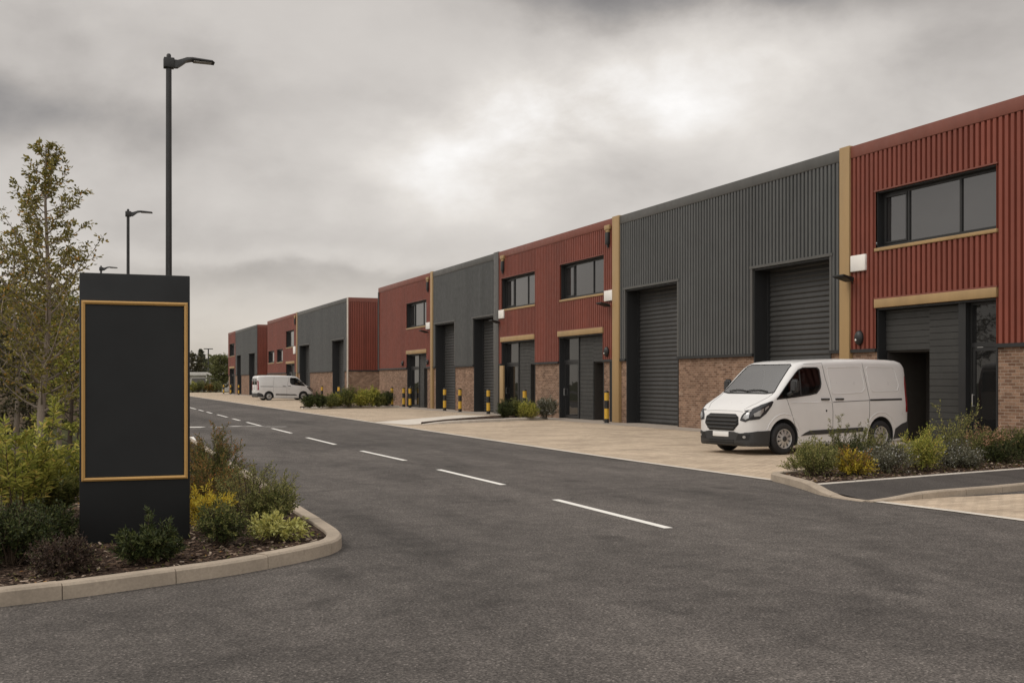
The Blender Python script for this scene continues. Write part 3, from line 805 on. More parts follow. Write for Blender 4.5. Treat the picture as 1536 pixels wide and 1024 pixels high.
MB().box(WX + .281, WX + 18, Y[522] - .028, Y[522] + .2, -.02, BR).build('gable_wall', 'brick', g3)
MB().box(WX + .0, WX + 18, Y[522] - .1, Y[522] - .03, HT - .3, HT + .01).build('gable_coping', 'redtrim', g3)
MB().box(WX + .0, WX + 18, Y[522] - .1, Y[522] - .029, BR - .015, BR + .08).build('base_flashing', 'dark', g3)
MB().bbox(WX - .1, WX + .0, Y[522] - .11, Y[522] - .02, .01, HT + .01, .01).build('pilaster', 'palepath', g3)
r4 = unit('red clad unit with small square windows behind the distant white van', Y[446], Y[402], 'red',
          entr=[(Y[443], Y[430], 3.3, [('door', .4), ('panel', .3), ('porch', .3)])],
          wins=[(Y[442], Y[430], 4.9, 6.5, (.27, .7)), (Y[425], Y[416], 3.55, 4.85, ()), (Y[412], Y[403], 3.55, 4.8, ())])
pilaster(r4, Y[447] + .003, Y[446] - .003, 'gold', x=-.1)
hopper(r4, Y[444])
g4 = unit('grey clad unit of the farthest terrace, two narrow dark doorways, red gable end', Y[386], Y[354], 'grey',
          rollers=[(Y[383], Y[374], 4.9), (Y[362], Y[356], 4.9)])
m = MB(); corr(m, WX, WX + 18, BR, HT - .3, Y[386] - .03, along='x', out=-1); m.build('gable_cladding', 'red', g4, fix=False)
MB().box(WX + .281, WX + 18, Y[386] - .028, Y[386] + .2, -.02, BR).build('gable_wall', 'brick', g4)
MB().box(WX + .0, WX + 18, Y[386] - .1, Y[386] - .03, HT - .3, HT + .01).build('gable_coping', 'redtrim', g4)
r5 = unit('narrow red clad unit ending the farthest terrace, one upper window', Y[354] + .02, Y[343], 'red',
          entr=[(Y[353] + .3, Y[345], 3.3, [('door', .4), ('panel', .3), ('porch', .3)])], wins=[(Y[353] + .3, Y[345], 4.9, 6.5, (.5,))], far_gable=True)

# alarm boxes, floodlights, sounders fixed to the fronts
def alarm(u0, u1, z0, z1, label):
    y1_, y0_ = WY(u0), WY(u1)
    o = empty('alarm_box', (WX - .04, (y0_ + y1_) / 2, z0)); tag(o, label, 'alarm box', 'white boxes fixed high on the fronts')
    h, w = z1 - z0, (y1_ - y0_)
    MB().bbox(-.09, -.005, -w / 2, w / 2, 0, h, .018).build('cover', 'whitebox', o)
    MB().bbox(-.012, .03, -w / 2 + .03, w / 2 - .03, .03, h - .03, .005).build('back_plate', 'blackplastic', o)
def flood(u, z, label, w=.5):
    o = empty('floodlight', (WX - .03, WY(u), z)); tag(o, label, 'floodlight', 'black floodlights under the white boxes')
    m = MB(); a = R(14)
    bm = bmesh.new(); bmesh.ops.create_cube(bm, size=1)
    for v in bm.verts: v.co = (v.co.x * .42, v.co.y * w * (1.0 if v.co.x < 0 else .7), v.co.z * (.05 if v.co.x < 0 else .11))
    bmesh.ops.bevel(bm, geom=list(bm.edges), offset=.015, segments=2, affect='EDGES')
    bmesh.ops.transform(bm, matrix=Matrix.Translation((-.33, 0, .02)) @ Matrix.Rotation(a, 4, 'Y'), verts=bm.verts)
    m.bm(bm, True); m.build('head', 'blackplastic', o, 40)
    MB().tube([(-.16, 0, .0), (.03, 0, -.05)], .035, 8).bbox(-.02, .03, -.07, .07, -.13, .03, .008).build('bracket', 'blackplastic', o)
    MB().add([(-.52, -w * .42, -.045 + .09), (-.18, -w * .34, -.055), (-.18, w * .34, -.055), (-.52, w * .42, .045)], [(0, 1, 2, 3)]).build('lens', 'lens', o)
def sounder(u, z, label, k=1.0):
    o = empty('sounder', (WX - .03, WY(u), z)); tag(o, label, 'wall sounder', 'black wall sounders beside the entrances')
    bm = bmesh.new(); bmesh.ops.create_uvsphere(bm, u_segments=20, v_segments=12, radius=1)
    for v in bm.verts: v.co = (-.06 + v.co.x * .12 * k, v.co.y * .15 * k, v.co.z * .2 * k)
    MB().bm(bm, True).build('housing', 'blackplastic', o)
    MB().bbox(-.06, .03, -.1 * k, .1 * k, -.14 * k, .14 * k, .01).build('back_plate', 'blackplastic', o)
    MB().lathe([(.0, -.012), (.028, -.01), (.03, .0)], (-.172 * k, .01, -.06), 'x', 12).build('indicator', 'whitebox', o)
alarm(1281, 1303, 4.58, 5.02, 'white box on red cladding beside the ochre pilaster nearest the van')
alarm(910, 922, 4.78, 5.2, 'white box on red cladding left of the second ochre pilaster')
alarm(751, 758.5, 4.7, 5.12, 'white box at the left edge of the two window red unit')
alarm(641.5, 647, 4.7, 5.1, 'small white box on the red unit next to the middle grey unit')
alarm(441.5, 444.5, 4.2, 4.9, 'tiny white box on the red unit behind the distant van')
flood(1282, 4.4, 'black floodlight under the white box nearest the van', .5)
flood(917, 4.62, 'black floodlight left of the second ochre pilaster', .5)
flood(751.5, 4.55, 'black floodlight by the grey pillar of the middle unit', .5)
flood(643.5, 4.55, 'black floodlight on the red unit beside the alley', .5)
sounder(1293, 2.78, 'black oval sounder on red cladding above the van roof')
sounder(913, 2.78, 'black oval sounder on red cladding near the striped bollard by the pilaster')
sounder(606, 2.75, 'small black sounder on the red unit beside the alley, left of its entrance', .8)
sounder(643.5, 2.75, 'small black sounder on the red unit beside the alley, right of its entrance', .8)

# bollards
def bollard(x, y, label, first=[None]):
    if first[0] is None:
        o = empty('bollard', (x, y, 0)); r = .09; n = 20
        segs = [(0, .17, 'bollardblack'), (.17, .56, 'yellow'), (.56, .87, 'bollardblack'), (.87, 1.17, 'yellow')]
        for z0, z1, mt in segs: MB().lathe([(r, z0), (r, z1)], n=n).build('band', mt, o)
        MB().lathe([(r, 1.17), (r + .004, 1.175), (r + .002, 1.2), (r * .75, 1.235), (0.001, 1.25)], n=n).build('cap', 'bollardblack', o)
        MB().lathe([(.15, .0), (.15, .014), (r + .01, .02), (r, .022)], n=n).build('base_plate', 'bollardblack', o)
        first[0] = o
    else:
        o = copy_tree(first[0]); o.location = (x, y, 0)
    tag(o, label, 'bollard', 'yellow and black bollards along the fronts'); return o
BX = 19.25
for u, X_, lb in [(910, 19.35, 'striped bollard beside the second ochre pilaster, nearest to the camera'), (787, BX, 'striped bollard rising behind the small bed of four shrubs'),
              (732.5, BX, 'striped bollard in front of the grey unit, just left of the four shrubs'), (690, BX, 'striped bollard against the brick pier between two roller doors'),
              (667, BX, 'striped bollard before the left roller door of the middle grey unit'), (615, 19.5, 'striped bollard before the entrance of the unit by the alley'),
              (605.5, 19.8, 'striped bollard against brick just left of an entrance by the alley'), (588, BX, 'striped bollard at the right end of the long shrub bed'),
              (508, BX, 'striped bollard by the doorway nearest the alley, behind shrubs'), (483, BX, 'striped bollard just right of the distant van nose'),
              (358, BX, 'distant striped bollard, rightmost of the far three'), (346, BX, 'distant striped bollard, middle one of the far three'), (335.5, BX, 'distant striped bollard by the round tree, leftmost of all')]:
    bollard(X_, WY(u, X_), lb)

# ------------------------------------------------------------------ street lamps
def street_lamp(x, y, hgt, label, src=None):
    if src: o = copy_tree(src); o.location = (x, y, 0)
    else:
        o = empty('street_lamp', (x, y, 0))
        MB().tube([(0, 0, -.05), (0, 0, .9), (0, 0, .92), (0, 0, hgt - .12)], [.085, .085, .065, .055], 14).build('post', 'lamp', o, 40)
        MB().bbox(-.1, .105, -.09, .09, hgt - .23, hgt - .03, .015).lathe([(.045, 0), (.045, .05), (.03, .075), (.001, .08)], (0, 0, hgt - .02)).build('bracket', 'lamp', o, 40)
        m = MB(); st = [(.06, hgt - .13, .055, .085), (.17, hgt - .13, .06, .08), (.26, hgt - .08, .075, .06), (.34, hgt - .03, .095, .04), (.45, hgt - .01, .11, .028), (.84, hgt - .03, .12, .022), (.88, hgt - .05, .1, .012)]
        vs = []; n = 8
        for (xx, zz, wy, wz) in st:
            for (a, b) in ((-1, -1), (1, -1), (1.06, -.2), (.8, .9), (.3, 1), (-.3, 1), (-.8, .9), (-1.06, -.2)): vs.append((xx, a * wy, zz + b * wz))
        fs = [(i * n + k, i * n + (k + 1) % n, (i + 1) * n + (k + 1) % n, (i + 1) * n + k) for i in range(len(st) - 1) for k in range(n)] + [tuple(range(n)), tuple((len(st) - 1) * n + k for k in range(n))]
        m.add(vs, fs, True); hd = m.build('lamp_head', 'lamp', o, 35)
        MB().box(.47, .82, -.085, .085, hgt - .062, hgt - .048).build('lens', 'lens', hd)
    tag(o, label, 'street lamp', 'street lamps along the left kerb'); return o
lamp = street_lamp(1.89, 23.55, 8.05, 'tallest black street lamp rising behind the charcoal totem sign')
street_lamp(2.16, 45.3, 8, 'second black street lamp, shorter looking, left of the tallest one', lamp)
street_lamp(1.8, 68, 8, 'distant street lamp whose head just clears the totem sign top', lamp)
Zf = 190; xf = (312.5 - 768) / F_ * Zf
lo = empty('street_lamp', (xf * CS + Zf * SN, Zf * CS - xf * SN, 0), 0)
MB().tube([(0, 0, 0), (0, 0, 7)], [.14, .1], 10).build('post', 'lamp', lo)
m = MB()
for sgn in (-1, 1): m.bbox(sgn * .1, sgn * .75, -.14, .14, 6.98, 7.12, .03)
m.build('lamp_head', 'lamp', lo)
MB().bbox(-.12, .12, -.1, .1, 6.9, 7.1, .02).build('bracket', 'lamp', lo)
tag(lo, 'far off double headed street lamp in front of the round tree', 'street lamp')

# ------------------------------------------------------------------ totem sign
def totem():
    x0, x1, yf, th_ = .112, 1.105, 11.33, .2
    o = empty('totem_sign', ((x0 + x1) / 2, yf + th_ / 2, .07)); tag(o, 'tall charcoal totem sign with a blank face framed in gold', 'sign')
    w = (x1 - x0) / 2; H0 = 2.545
    MB().bbox(-w, w, -th_ / 2, th_ / 2, 0, H0, .008).build('body', 'sign', o, 40)
    zb, zt = .60, 2.285; fx0, fx1 = -w + .015, w - .022; y = -th_ / 2; b = .033; d = .03
    fr = MB()
    def bar(ax, az, bx, bz, cx_, cz, dx, dz):
        f = [(ax, y - d * .6, az), (bx, y - d * .6, bz), (cx_, y - d, cz), (dx, y - d, dz)]
        fr.add(f, [(0, 1, 2, 3)])
    out = [(fx0, zb), (fx1, zb), (fx1, zt), (fx0, zt)]; inn = [(fx0 + b, zb + b), (fx1 - b, zb + b), (fx1 - b, zt - b), (fx0 + b, zt - b)]
    midl = [(fx0 + b * .45, zb + b * .45), (fx1 - b * .45, zb + b * .45), (fx1 - b * .45, zt - b * .45), (fx0 + b * .45, zt - b * .45)]
    for i in range(4):
        j = (i + 1) % 4
        rings = [(out, y + .002), (out, y - d * .7), (midl, y - d), (inn, y - d * .75), (inn, y + .002)]
        for (A, ya), (B, yb) in zip(rings[:-1], rings[1:]):
            fr.add([(A[i][0], ya, A[i][1]), (A[j][0], ya, A[j][1]), (B[j][0], yb, B[j][1]), (B[i][0], yb, B[i][1])], [(0, 1, 2, 3)])
    fr.build('frame', 'signframe', o)
    MB().box(fx0 + b + .004, fx1 - b - .004, y - .006, y + .004, zb + b + .004, zt - b - .004).build('face_panel', 'sign', o)
    MB().box(-w + .03, w - .03, -th_ / 2 + .03, th_ / 2 - .03, -.1, .0).build('plinth', 'dark', o)
totem()

# ------------------------------------------------------------------ vans
def make_van(label, with_left=True):
    o = empty('van'); tag(o, label, 'van')
    # stations: x, z bottom, z top, half width, roof-corner radius, tumblehome
    ST = [(2.44, .27, .60, .56), (2.42, .22, .78, .68), (2.375, .19, .90, .79), (2.29, .18, .985, .87), (2.15, .18, 1.07, .925), (1.95, .18, 1.165, .96), (1.80, .18, 1.23, .975), (1.70, .18, 1.285, .982),
          (1.62, .18, 1.36, .985), (1.45, .18, 1.52, .985), (1.25, .18, 1.705, .985), (1.09, .18, 1.845, .985), (.97, .18, 1.92, .985), (.83, .18, 1.967, .985), (.6, .18, 1.995, .985), (.1, .18, 2.02, .985),
          (-.5, .18, 2.04, .985), (-1.2, .18, 2.045, .985), (-1.9, .19, 2.035, .98), (-2.2, .2, 2.02, .972), (-2.36, .22, 1.99, .955), (-2.43, .25, 1.94, .93), (-2.47, .3, 1.86, .89)]
    def gw(z):     # width factor by height
        return float(np.interp(z, [.15, .28, .5, .95, 1.1, 1.2, 1.5, 1.85, 2.05], [.955, .975, .993, 1.0, .992, .972, .935, .875, .84]))
    NS = 13; NC = 7; NTp = 8
    rings = []
    for (x, zb, zt, w) in ST:
        rc = min(.16, (zt - zb) * .3)
        if x > 1.66: rc = min(.11, (zt - zb) * .3)
        half = [(0, zb), (w * gw(zb) * .5, zb), (w * gw(zb) - .03, zb)]
        zs0, zs1 = zb + .03, zt - rc
        for i in range(NS): z = zs0 + (zs1 - zs0) * i / (NS - 1); half.append((w * gw(z), z))
        wt = w * gw(zs1); ct = w * gw(zs1) - rc
        crown = .035 if x < 1.9 else .05 * min(1, (zt - zb))
        for i in range(1, NC + 1): a = PI / 2 * i / NC; half.append((ct + rc * math.cos(a), zs1 + (rc - crown * .35) * math.sin(a)))
        ye, ze = half[-1]
        for i in range(1, NTp + 1): s_ = i / NTp; half.append((ye * (1 - s_), ze + (zt - ze) * (1 - (1 - s_) ** 2)))
        ring = half + [(-y, z) for (y, z) in half[1:-1]][::-1]
        rings.append([(x, y, z) for (y, z) in ring])
    q = len(rings[0]); vs = [v for r_ in rings for v in r_]
    fs = [(j * q + i, j * q + (i + 1) % q, (j + 1) * q + (i + 1) % q, (j + 1) * q + i) for j in range(len(rings) - 1) for i in range(q)]
    fs += [tuple(range(q)), tuple((len(rings) - 1) * q + i for i in range(q))[::-1]]
    bm = bmesh.new(); bv = [bm.verts.new(v) for v in vs]
    for f in fs: bm.faces.new([bv[i] for i in f])
    bmesh.ops.recalc_face_normals(bm, faces=bm.faces)
    me = bpy.data.meshes.new('body'); bm.to_mesh(me); bvh = BVHTree.FromBMesh(bm); bm.free()
    body = bpy.data.objects.new('body', me); C.objects.link(body)
    # wheel wells
    RW = .345
    cut = MB()
    for ax in (1.5, -1.5):
        for sg in (-1, 1): cut.lathe([(.0001, -.22), (RW + .075, -.22), (RW + .075, .22), (.0001, .22)], (ax, sg * .92, RW + .01), 'y', 40, False)
    cu = cut.build('cutter', 'vanwhite')
    W1 = [(-.83, 1.315), (-.6, 1.29), (.6, 1.29), (.83, 1.315), (.78, 1.5), (.735, 1.72), (.70, 1.87), (.63, 1.9), (-.63, 1.9), (-.70, 1.87), (-.735, 1.72), (-.78, 1.5)]
    SWP = [(1.70, 1.175), (1.62, 1.235), (1.45, 1.395), (1.25, 1.575), (1.10, 1.70), (1.0, 1.775), (.85, 1.825), (.42, 1.83), (.36, 1.79), (.345, 1.5), (.38, 1.40), (.50, 1.295), (.72, 1.26), (1.2, 1.215)]
    cutters = [cu]
    def ex(poly, f, a, b):
        n = len(poly); tri = tessellate_polygon([[Vector((*q, 0)) for q in poly]]); mb = MB()
        mb.add([f(q, a) for q in poly] + [f(q, b) for q in poly], [tuple(x) for x in tri] + [tuple(i + n for i in x) for x in tri] + [(i, (i + 1) % n, n + (i + 1) % n, n + i) for i in range(n)]); return mb.build('cutter', 'cabin')
    inset = lambda P, k: [(sum(q[0] for q in P) / len(P) * (1 - k) + x * k, sum(q[1] for q in P) / len(P) * (1 - k) + z * k) for x, z in P]
    cutters.append(ex(inset(W1, .975), lambda q, x: (x, q[0], q[1]), 3.0, .34))
    cutters.append(ex(inset(SWP, .965), lambda q, y: (q[0], y, q[1]), -2.0, 2.0))
    cutters.append(MB().box(.33, 1.45, -.80, .80, .82, 1.45).build('cutter', 'cabin'))
    body.data.materials.append(M['vanwhite'])
    for cu in cutters:
        md = body.modifiers.new('b', 'BOOLEAN'); md.operation = 'DIFFERENCE'; md.object = cu; md.solver = 'EXACT'; md.use_self = False; md.material_mode = 'TRANSFER'
    dg = bpy.context.evaluated_depsgraph_get(); nm = bpy.data.meshes.new_from_object(body.evaluated_get(dg))
    body.modifiers.clear(); body.data = nm; nm.name = 'body'
    for cu in cutters: bpy.data.objects.remove(cu)
    nm.polygons.foreach_set('use_smooth', [True] * len(nm.polygons)); nm.set_sharp_from_angle(angle=R(32))
    body.parent = o
    # cab interior
    for sg in (-1, 1):
        st_ = MB().bbox(.42, .58, sg * .42 - .24, sg * .42 + .24, .85, 1.50, .05).bbox(.46, .56, sg * .42 - .13, sg * .42 + .13, 1.53, 1.74, .04)
        st_.bbox(.45, .95, sg * .42 - .24, sg * .42 + .24, .83, .98, .05); st_.build('seat', 'seat', o, 40)
    MB().bbox(1.18, 1.44, -.79, .79, 1.0, 1.24, .04).build('dashboard', 'vanblack', o)
    sw_ = MB(); sw_.tube([(1.06 + .06 * math.cos(a), -.40 + .185 * math.sin(a), 1.24 + .17 * math.cos(a)) for a in [2 * PI * k / 24 for k in range(25)]], .016, 8, False)
    sw_.tube([(1.06, -.40, 1.24), (1.2, -.40, 1.16)], .04, 8); sw_.build('steering_wheel', 'vanblack', o)
    # dark lining of the wells
    for ax in (1.5, -1.5):
        for sg in (-1, 1):
            wl = MB(); ya, yb = (.04, -.215) if sg > 0 else (-.04, .215)
            wl.lathe([(RW + .073, ya), (RW + .073, yb), (.001, yb)], (ax, sg * .92, RW + .01), 'y', 32, True)
            wl.v = [(x, y, max(z, .2)) for x, y, z in wl.v]
            wl.build('wheel_arch_liner', 'vanblack', o, fix=False)

    def cast(p, d):
        h = bvh.ray_cast(Vector(p), Vector(d))
        return (h[0], h[1]) if h[0] is not None else None
    def patch(name, poly, kind, mat, off=.004, skirt=.012, parent=None, grid=.06, sg=1, ang=0, mb=None):
        """panel following the body: poly in (x,z) for sides, (y,z) front/rear, (s,z) at an angle round the corner"""
        pts = [Vector(p) for p in poly]; n0 = len(pts); ext = []
        for i in range(n0):
            a, b = pts[i], pts[(i + 1) % n0]; k = max(1, int((b - a).length / grid))
            for j in range(k): ext.append(a + (b - a) * (j / k))
        nb = len(ext); edges = [(i, (i + 1) % nb) for i in range(nb)]
        mn = Vector((min(p.x for p in ext), min(p.y for p in ext))); mx = Vector((max(p.x for p in ext), max(p.y for p in ext)))
        P2 = [(p.x, p.y) for p in ext]; inn = []
        gx = mn.x + grid / 2
        while gx < mx.x:
            gy = mn.y + grid / 2
            while gy < mx.y:
                if inpoly(gx, gy, P2) and min((Vector((gx, gy)) - e).length for e in ext) > grid * .45: inn.append(Vector((gx, gy)))
                gy += grid
            gx += grid
        r = delaunay_2d_cdt(ext + inn, edges, [list(range(nb))], 1, 1e-5)
        V2, F2 = r[0], r[2]
        V3 = []; Nn = []; ok = []
        for p in V2:
            if kind == 'side': h = cast((p.x, 3 * sg, p.y), (0, -sg, 0))
            elif kind == 'front': h = cast((4, p.x, p.y), (-1, 0, 0))
            elif kind == 'rear': h = cast((-4, p.x, p.y), (1, 0, 0))
            else:
                ca, sa = math.cos(ang), math.sin(ang) * sg
                org = Vector((1.75, 0, p.y)) + Vector((-sa * sg, ca * sg * 1.0, 0)) * p.x * 1.0 + Vector((ca, sa, 0)) * 3
                h = cast(org, (-ca, -sa, 0))
            if h is None: V3.append(None); Nn.append(None)
            else: V3.append(h[0] + h[1] * off); Nn.append(h[1])
        fs = [f for f in F2 if all(V3[i] is not None for i in f)]
        used = sorted({i for f in fs for i in f}); mp = {i: k for k, i in enumerate(used)}
        m_ = mb or MB(); V = [V3[i] for i in used]; Fs = [tuple(mp[i] for i in f) for f in fs]
        cnt = {}
        for f in Fs:
            for a, b in zip(f, f[1:] + f[:1]): cnt.setdefault((min(a, b), max(a, b)), []).append((a, b))
        bnd = [e[0] for e in cnt.values() if len(e) == 1]
        nv = len(V); inner = [V3[i] - Nn[i] * skirt for i in used]
        m_.add(V + inner, Fs + [(b, a, nv + a, nv + b) for a, b in bnd], True) if skirt else m_.add(V, Fs, True)
        if mb: return None
        return m_.build(name, mat, parent or o, 35)
    def line(mb, pts, kind, r=.004, sg=1, off=.0):
        P = []
        for a, b in zip(pts[:-1], pts[1:]):
            a, b = Vector(a), Vector(b); k = max(1, int((b - a).length / .05))
            for j in range(k): P.append(a + (b - a) * j / k)
        P.append(Vector(pts[-1])); path = []
        for p in P:
            h = cast((p.x, 3 * sg, p.y), (0, -sg, 0)) if kind == 'side' else cast((4, p.x, p.y), (-1, 0, 0)) if kind == 'front' else cast((-4, p.x, p.y), (1, 0, 0)) if kind == 'rear' else cast((p.x, p.y, 4), (0, 0, -1))
            if h: path.append(h[0] + h[1] * off)
        if len(path) > 1: mb.tube(path, r, 5)
    # windscreen
    zt_, zb_ = 1.90, 1.315
    patch('windscreen', W1, 'front', 'clearscreen', .004, 0)
    m_ = MB(); line(m_, W1[4:] + W1[:5], 'front', .013, 1, .002); m_.build('windscreen_seal', 'fog', o)
    m_ = MB()
    line(m_, [(-.83, 1.308), (-.6, 1.282), (.6, 1.282), (.83, 1.308)], 'front', .016)
    m_.build('scuttle', 'vanblack', o)
    for ys in ((.62, -.05), (-.02, -.62)):
        w = MB(); P = []
        for k in range(7):
            yy = ys[0] + (ys[1] - ys[0]) * k / 6; h = cast((4, yy, 1.32 + .03 * math.sin(k / 6 * PI)), (-1, 0, 0)); P.append(h[0] + h[1] * .022)
        w.tube(P, .011, 6); h0 = cast((4, ys[0], 1.30), (-1, 0, 0)); w.tube([h0[0] - h0[1] * .01, P[0]], .016, 6); w.build('wiper', 'vanblack', o)
    # bonnet shut line
    m_ = MB()
    for sg in (-1, 1): line(m_, [(2.30, sg * .60), (2.1, sg * .74), (1.85, sg * .80), (1.62, sg * .835)], 'top', .004)
    line(m_, [(-.60, .915), (-.3, .93), (.3, .93), (.60, .915)], 'front', .004)
    m_.build('bonnet_gap', 'seam', o)
    # grille, plate, lower bumper
    g = patch('grille', [(-.40, .52), (.40, .52), (.56, .66), (.535, .80), (.42, .865), (-.42, .865), (-.535, .80), (-.56, .66)], 'front', 'fog', .012, .03)
    for k in range(4):
        z = .575 + k * .075; hw = [.44, .51, .52, .49][k]
        s_ = MB(); P = []
        for j in range(13):
            yy = -hw + 2 * hw * j / 12; h = cast((4, yy, z), (-1, 0, 0)); P.append(h[0] + h[1] * .02)
        s_.tube(P, .02, 8); s_.build('slat', 'vanblack', g)
    bp = patch('front_bumper', [(-.86, .2), (.86, .2), (.87, .50), (.6, .47), (.42, .50), (-.42, .50), (-.6, .47), (-.87, .50)], 'front', 'vanblack', .014, .04)
    for sg in (-1, 1):
        patch('bumper_corner', [(1.90, .2), (2.40, .2), (2.405, .49), (2.2, .52), (1.895, .53)], 'side', 'vanblack', .013, .04, sg=sg, grid=.05, parent=bp)
        patch('fog_lamp', [(sg * (.715 + .035 * math.cos(a)), .395 + .03 * math.sin(a)) for a in [k * PI / 5 for k in range(10)]], 'front', 'chrome', .024, .01, parent=bp, grid=.03)
        patch('fog_recess', [(sg * .50, .32), (sg * .80, .34), (sg * .82, .46), (sg * .56, .45)], 'front', 'fog', .019, .02, parent=bp, grid=.05)
    for k in range(3):
        s_ = MB(); P = []
        for j in range(9):
            yy = -.42 + .84 * j / 8; h = cast((4, yy, .24 + k * .04), (-1, 0, 0)); P.append(h[0] + h[1] * .02)
        s_.tube(P, .009, 6); s_.build('bumper_slat', 'frame', bp)
    MB().bbox(2.452, 2.468, -.26, .26, .385, .495, .004).build('number_plate', 'plate', o)
    # lights round the front corners
    for sg in (-1, 1):
        hl = patch('headlight', [(sg * .60, .74), (sg * .63, .84), (sg * .72, .93), (sg * .79, .965), (sg * .875, .968), (sg * .885, .86), (sg * .83, .755), (sg * .74, .71)], 'front', 'headglass', .010, .02, grid=.04)
        patch('light_wing', [(2.34, .745), (2.385, .84), (2.33, .935), (2.24, .99), (2.10, 1.055), (1.84, 1.135), (1.80, 1.12), (1.86, 1.03), (2.0, .88), (2.16, .77)], 'side', 'headglass', .0105, .02, sg=sg, grid=.035, parent=hl)
        patch('reflector', [(sg * .67, .78), (sg * .70, .85), (sg * .76, .89), (sg * .81, .89), (sg * .80, .79), (sg * .74, .755)], 'front', 'chrome', .014, .006, parent=hl, grid=.04)
        patch('reflector', [(2.27, .82), (2.285, .88), (2.2, .925), (2.06, .99), (2.07, .92), (2.15, .83)], 'side', 'chrome', .0145, .006, sg=sg, grid=.035, parent=hl)
        patch('reflector', [(2.03, .94), (2.02, 1.0), (1.94, 1.04), (1.93, 1.02)], 'side', 'chrome', .0145, .006, sg=sg, grid=.03, parent=hl)
        # cab side
        sw = patch('side_window', SWP, 'side', 'clearside', .004, 0, sg=sg)
        m_ = MB(); line(m_, SWP + SWP[:1], 'side', .014, sg, .001); m_.build('window_seal', 'fog', sw)
        patch('window_divider', [(1.005, 1.25), (.97, 1.25), (.95, 1.775), (.985, 1.775)], 'side', 'vanblack', .009, .012, sg=sg, parent=sw)
        mm = MB()
        y0 = .93 * sg
        bm = bmesh.new(); bmesh.ops.create_cube(bm, size=1)
        for v in bm.verts: v.co = (1.30 + v.co.x * .15 * (1 if v.co.z < 0 else .85), sg * 1.10 + v.co.y * .21, 1.45 + v.co.z * .28)
        bmesh.ops.bevel(bm, geom=list(bm.edges), offset=.04, segments=3, affect='EDGES'); mm.bm(bm, True)
        mm.tube([(1.36, sg * .9, 1.25), (1.34, sg * .99, 1.28), (1.32, sg * 1.06, 1.32)], [.05, .045, .05], 8)
        mm.build('mirror', 'vanblack', o, 40)
        # seams of doors and pressings
        m_ = MB()
        line(m_, [(.25, 1.93), (.20, 1.6), (.06, 1.15), (.04, .9), (.04, .24)], 'side', .0055, sg)
        line(m_, [(1.42, 1.20), (1.36, 1.05), (1.25, .8), (1.18, .62), (1.08, .5)], 'side', .0045, sg)
        line(m_, [(-1.02, 1.94), (-1.06, 1.6), (-1.13, 1.2), (-1.12, .8), (-1.07, .6)], 'side', .0055, sg)
        line(m_, [(.25, 1.93), (.8, 1.905)], 'side', .004, sg)
        line(m_, [(.04, .24), (1.05, .24)], 'side', .004, sg)
        m_.build('door_gap', 'seam', o)
        m_ = MB()
        line(m_, [(.10, 1.80), (.16, 1.84), (-.9, 1.86), (-.97, 1.82), (-1.02, 1.38), (-.9, 1.30), (.0, 1.27), (.05, 1.32), (.10, 1.80)], 'side', .015, sg, -.006)
        line(m_, [(-1.12, 1.82), (-1.18, 1.86), (-1.95, 1.86), (-2.06, 1.80), (-2.16, 1.45), (-2.08, 1.33), (-1.26, 1.32), (-1.18, 1.38), (-1.12, 1.82)], 'side', .015, sg, -.006)
        line(m_, [(1.30, 1.09), (.06, 1.105)], 'side', .014, sg, -.005)
        for ax in (1.5, -1.5):
            line(m_, [(ax + (RW + .16) * math.cos(a), RW + .01 + (RW + .17) * math.sin(a)) for a in [R(20 + 14 * k) for k in range(11)]], 'side', .018, sg, -.007)
        m_.build('pressing', 'vanwhite', o)
        m_ = MB(); line(m_, [(.02, 1.10), (-1.12, 1.13)], 'side', .007, sg); m_.build('door_rail', 'vanblack', o)
        patch('door_rail', [(-1.15, 1.115), (-2.22, 1.125), (-2.22, 1.165), (-1.15, 1.155)], 'side', 'vanblack', .006, .012, sg=sg)
        for xa in (.39, -.05):
            hh = MB(); h = cast((xa - .12, 3 * sg, 1.16), (0, -sg, 0)); yy = h[0].y
            hh.bbox(xa - .25, xa, yy - .03, yy + .035 * sg, 1.145, 1.182, .01) if sg > 0 else hh.bbox(xa - .25, xa, yy - .035, yy + .03, 1.145, 1.182, .01)
            hh.build('door_handle', 'vanblack', o)
        hh = MB(); h = cast((.24, 3 * sg, .9), (0, -sg, 0)); hh.lathe([(.022, -.01), (.022, .006), (.012, .008), (.001, .008)] if sg > 0 else [(.022, .01), (.022, -.006), (.012, -.008), (.001, -.008)], (.24, h[0].y, .92), 'y', 12); hh.build('door_lock', 'seam', o)
        patch('side_moulding', [(1.0, .40), (.84, .41), (-.92, .45), (-.92, .55), (.74, .51), (.86, .47)], 'side', 'vanblack', .014, .025, sg=sg)
        rb = patch('rear_bumper', [(-1.93, .26), (-2.44, .30), (-2.452, .66), (-2.2, .60), (-1.98, .50)], 'side', 'vanblack', .013, .03, sg=sg, grid=.05)
        patch('tail_light', [(-2.345, .86), (-2.445, .86), (-2.447, 1.60), (-2.41, 1.66), (-2.36, 1.5)], 'side', 'tail', .008, .015, sg=sg, grid=.05)
        patch('tail_light', [(sg * .74, .84), (sg * .885, .84), (sg * .82, 1.62), (sg * .76, 1.6)], 'rear', 'tail', .008, .015, grid=.05)
        patch('rear_window', [(sg * .05, 1.28), (sg * .70, 1.28), (sg * .68, 1.74), (sg * .62, 1.78), (sg * .08, 1.78)], 'rear', 'sideglass', .006, .012)
    patch('rear_bumper', [(-.9, .28), (.9, .28), (.9, .62), (.5, .60), (-.5, .60), (-.9, .62)], 'rear', 'vanblack', .02, .05)
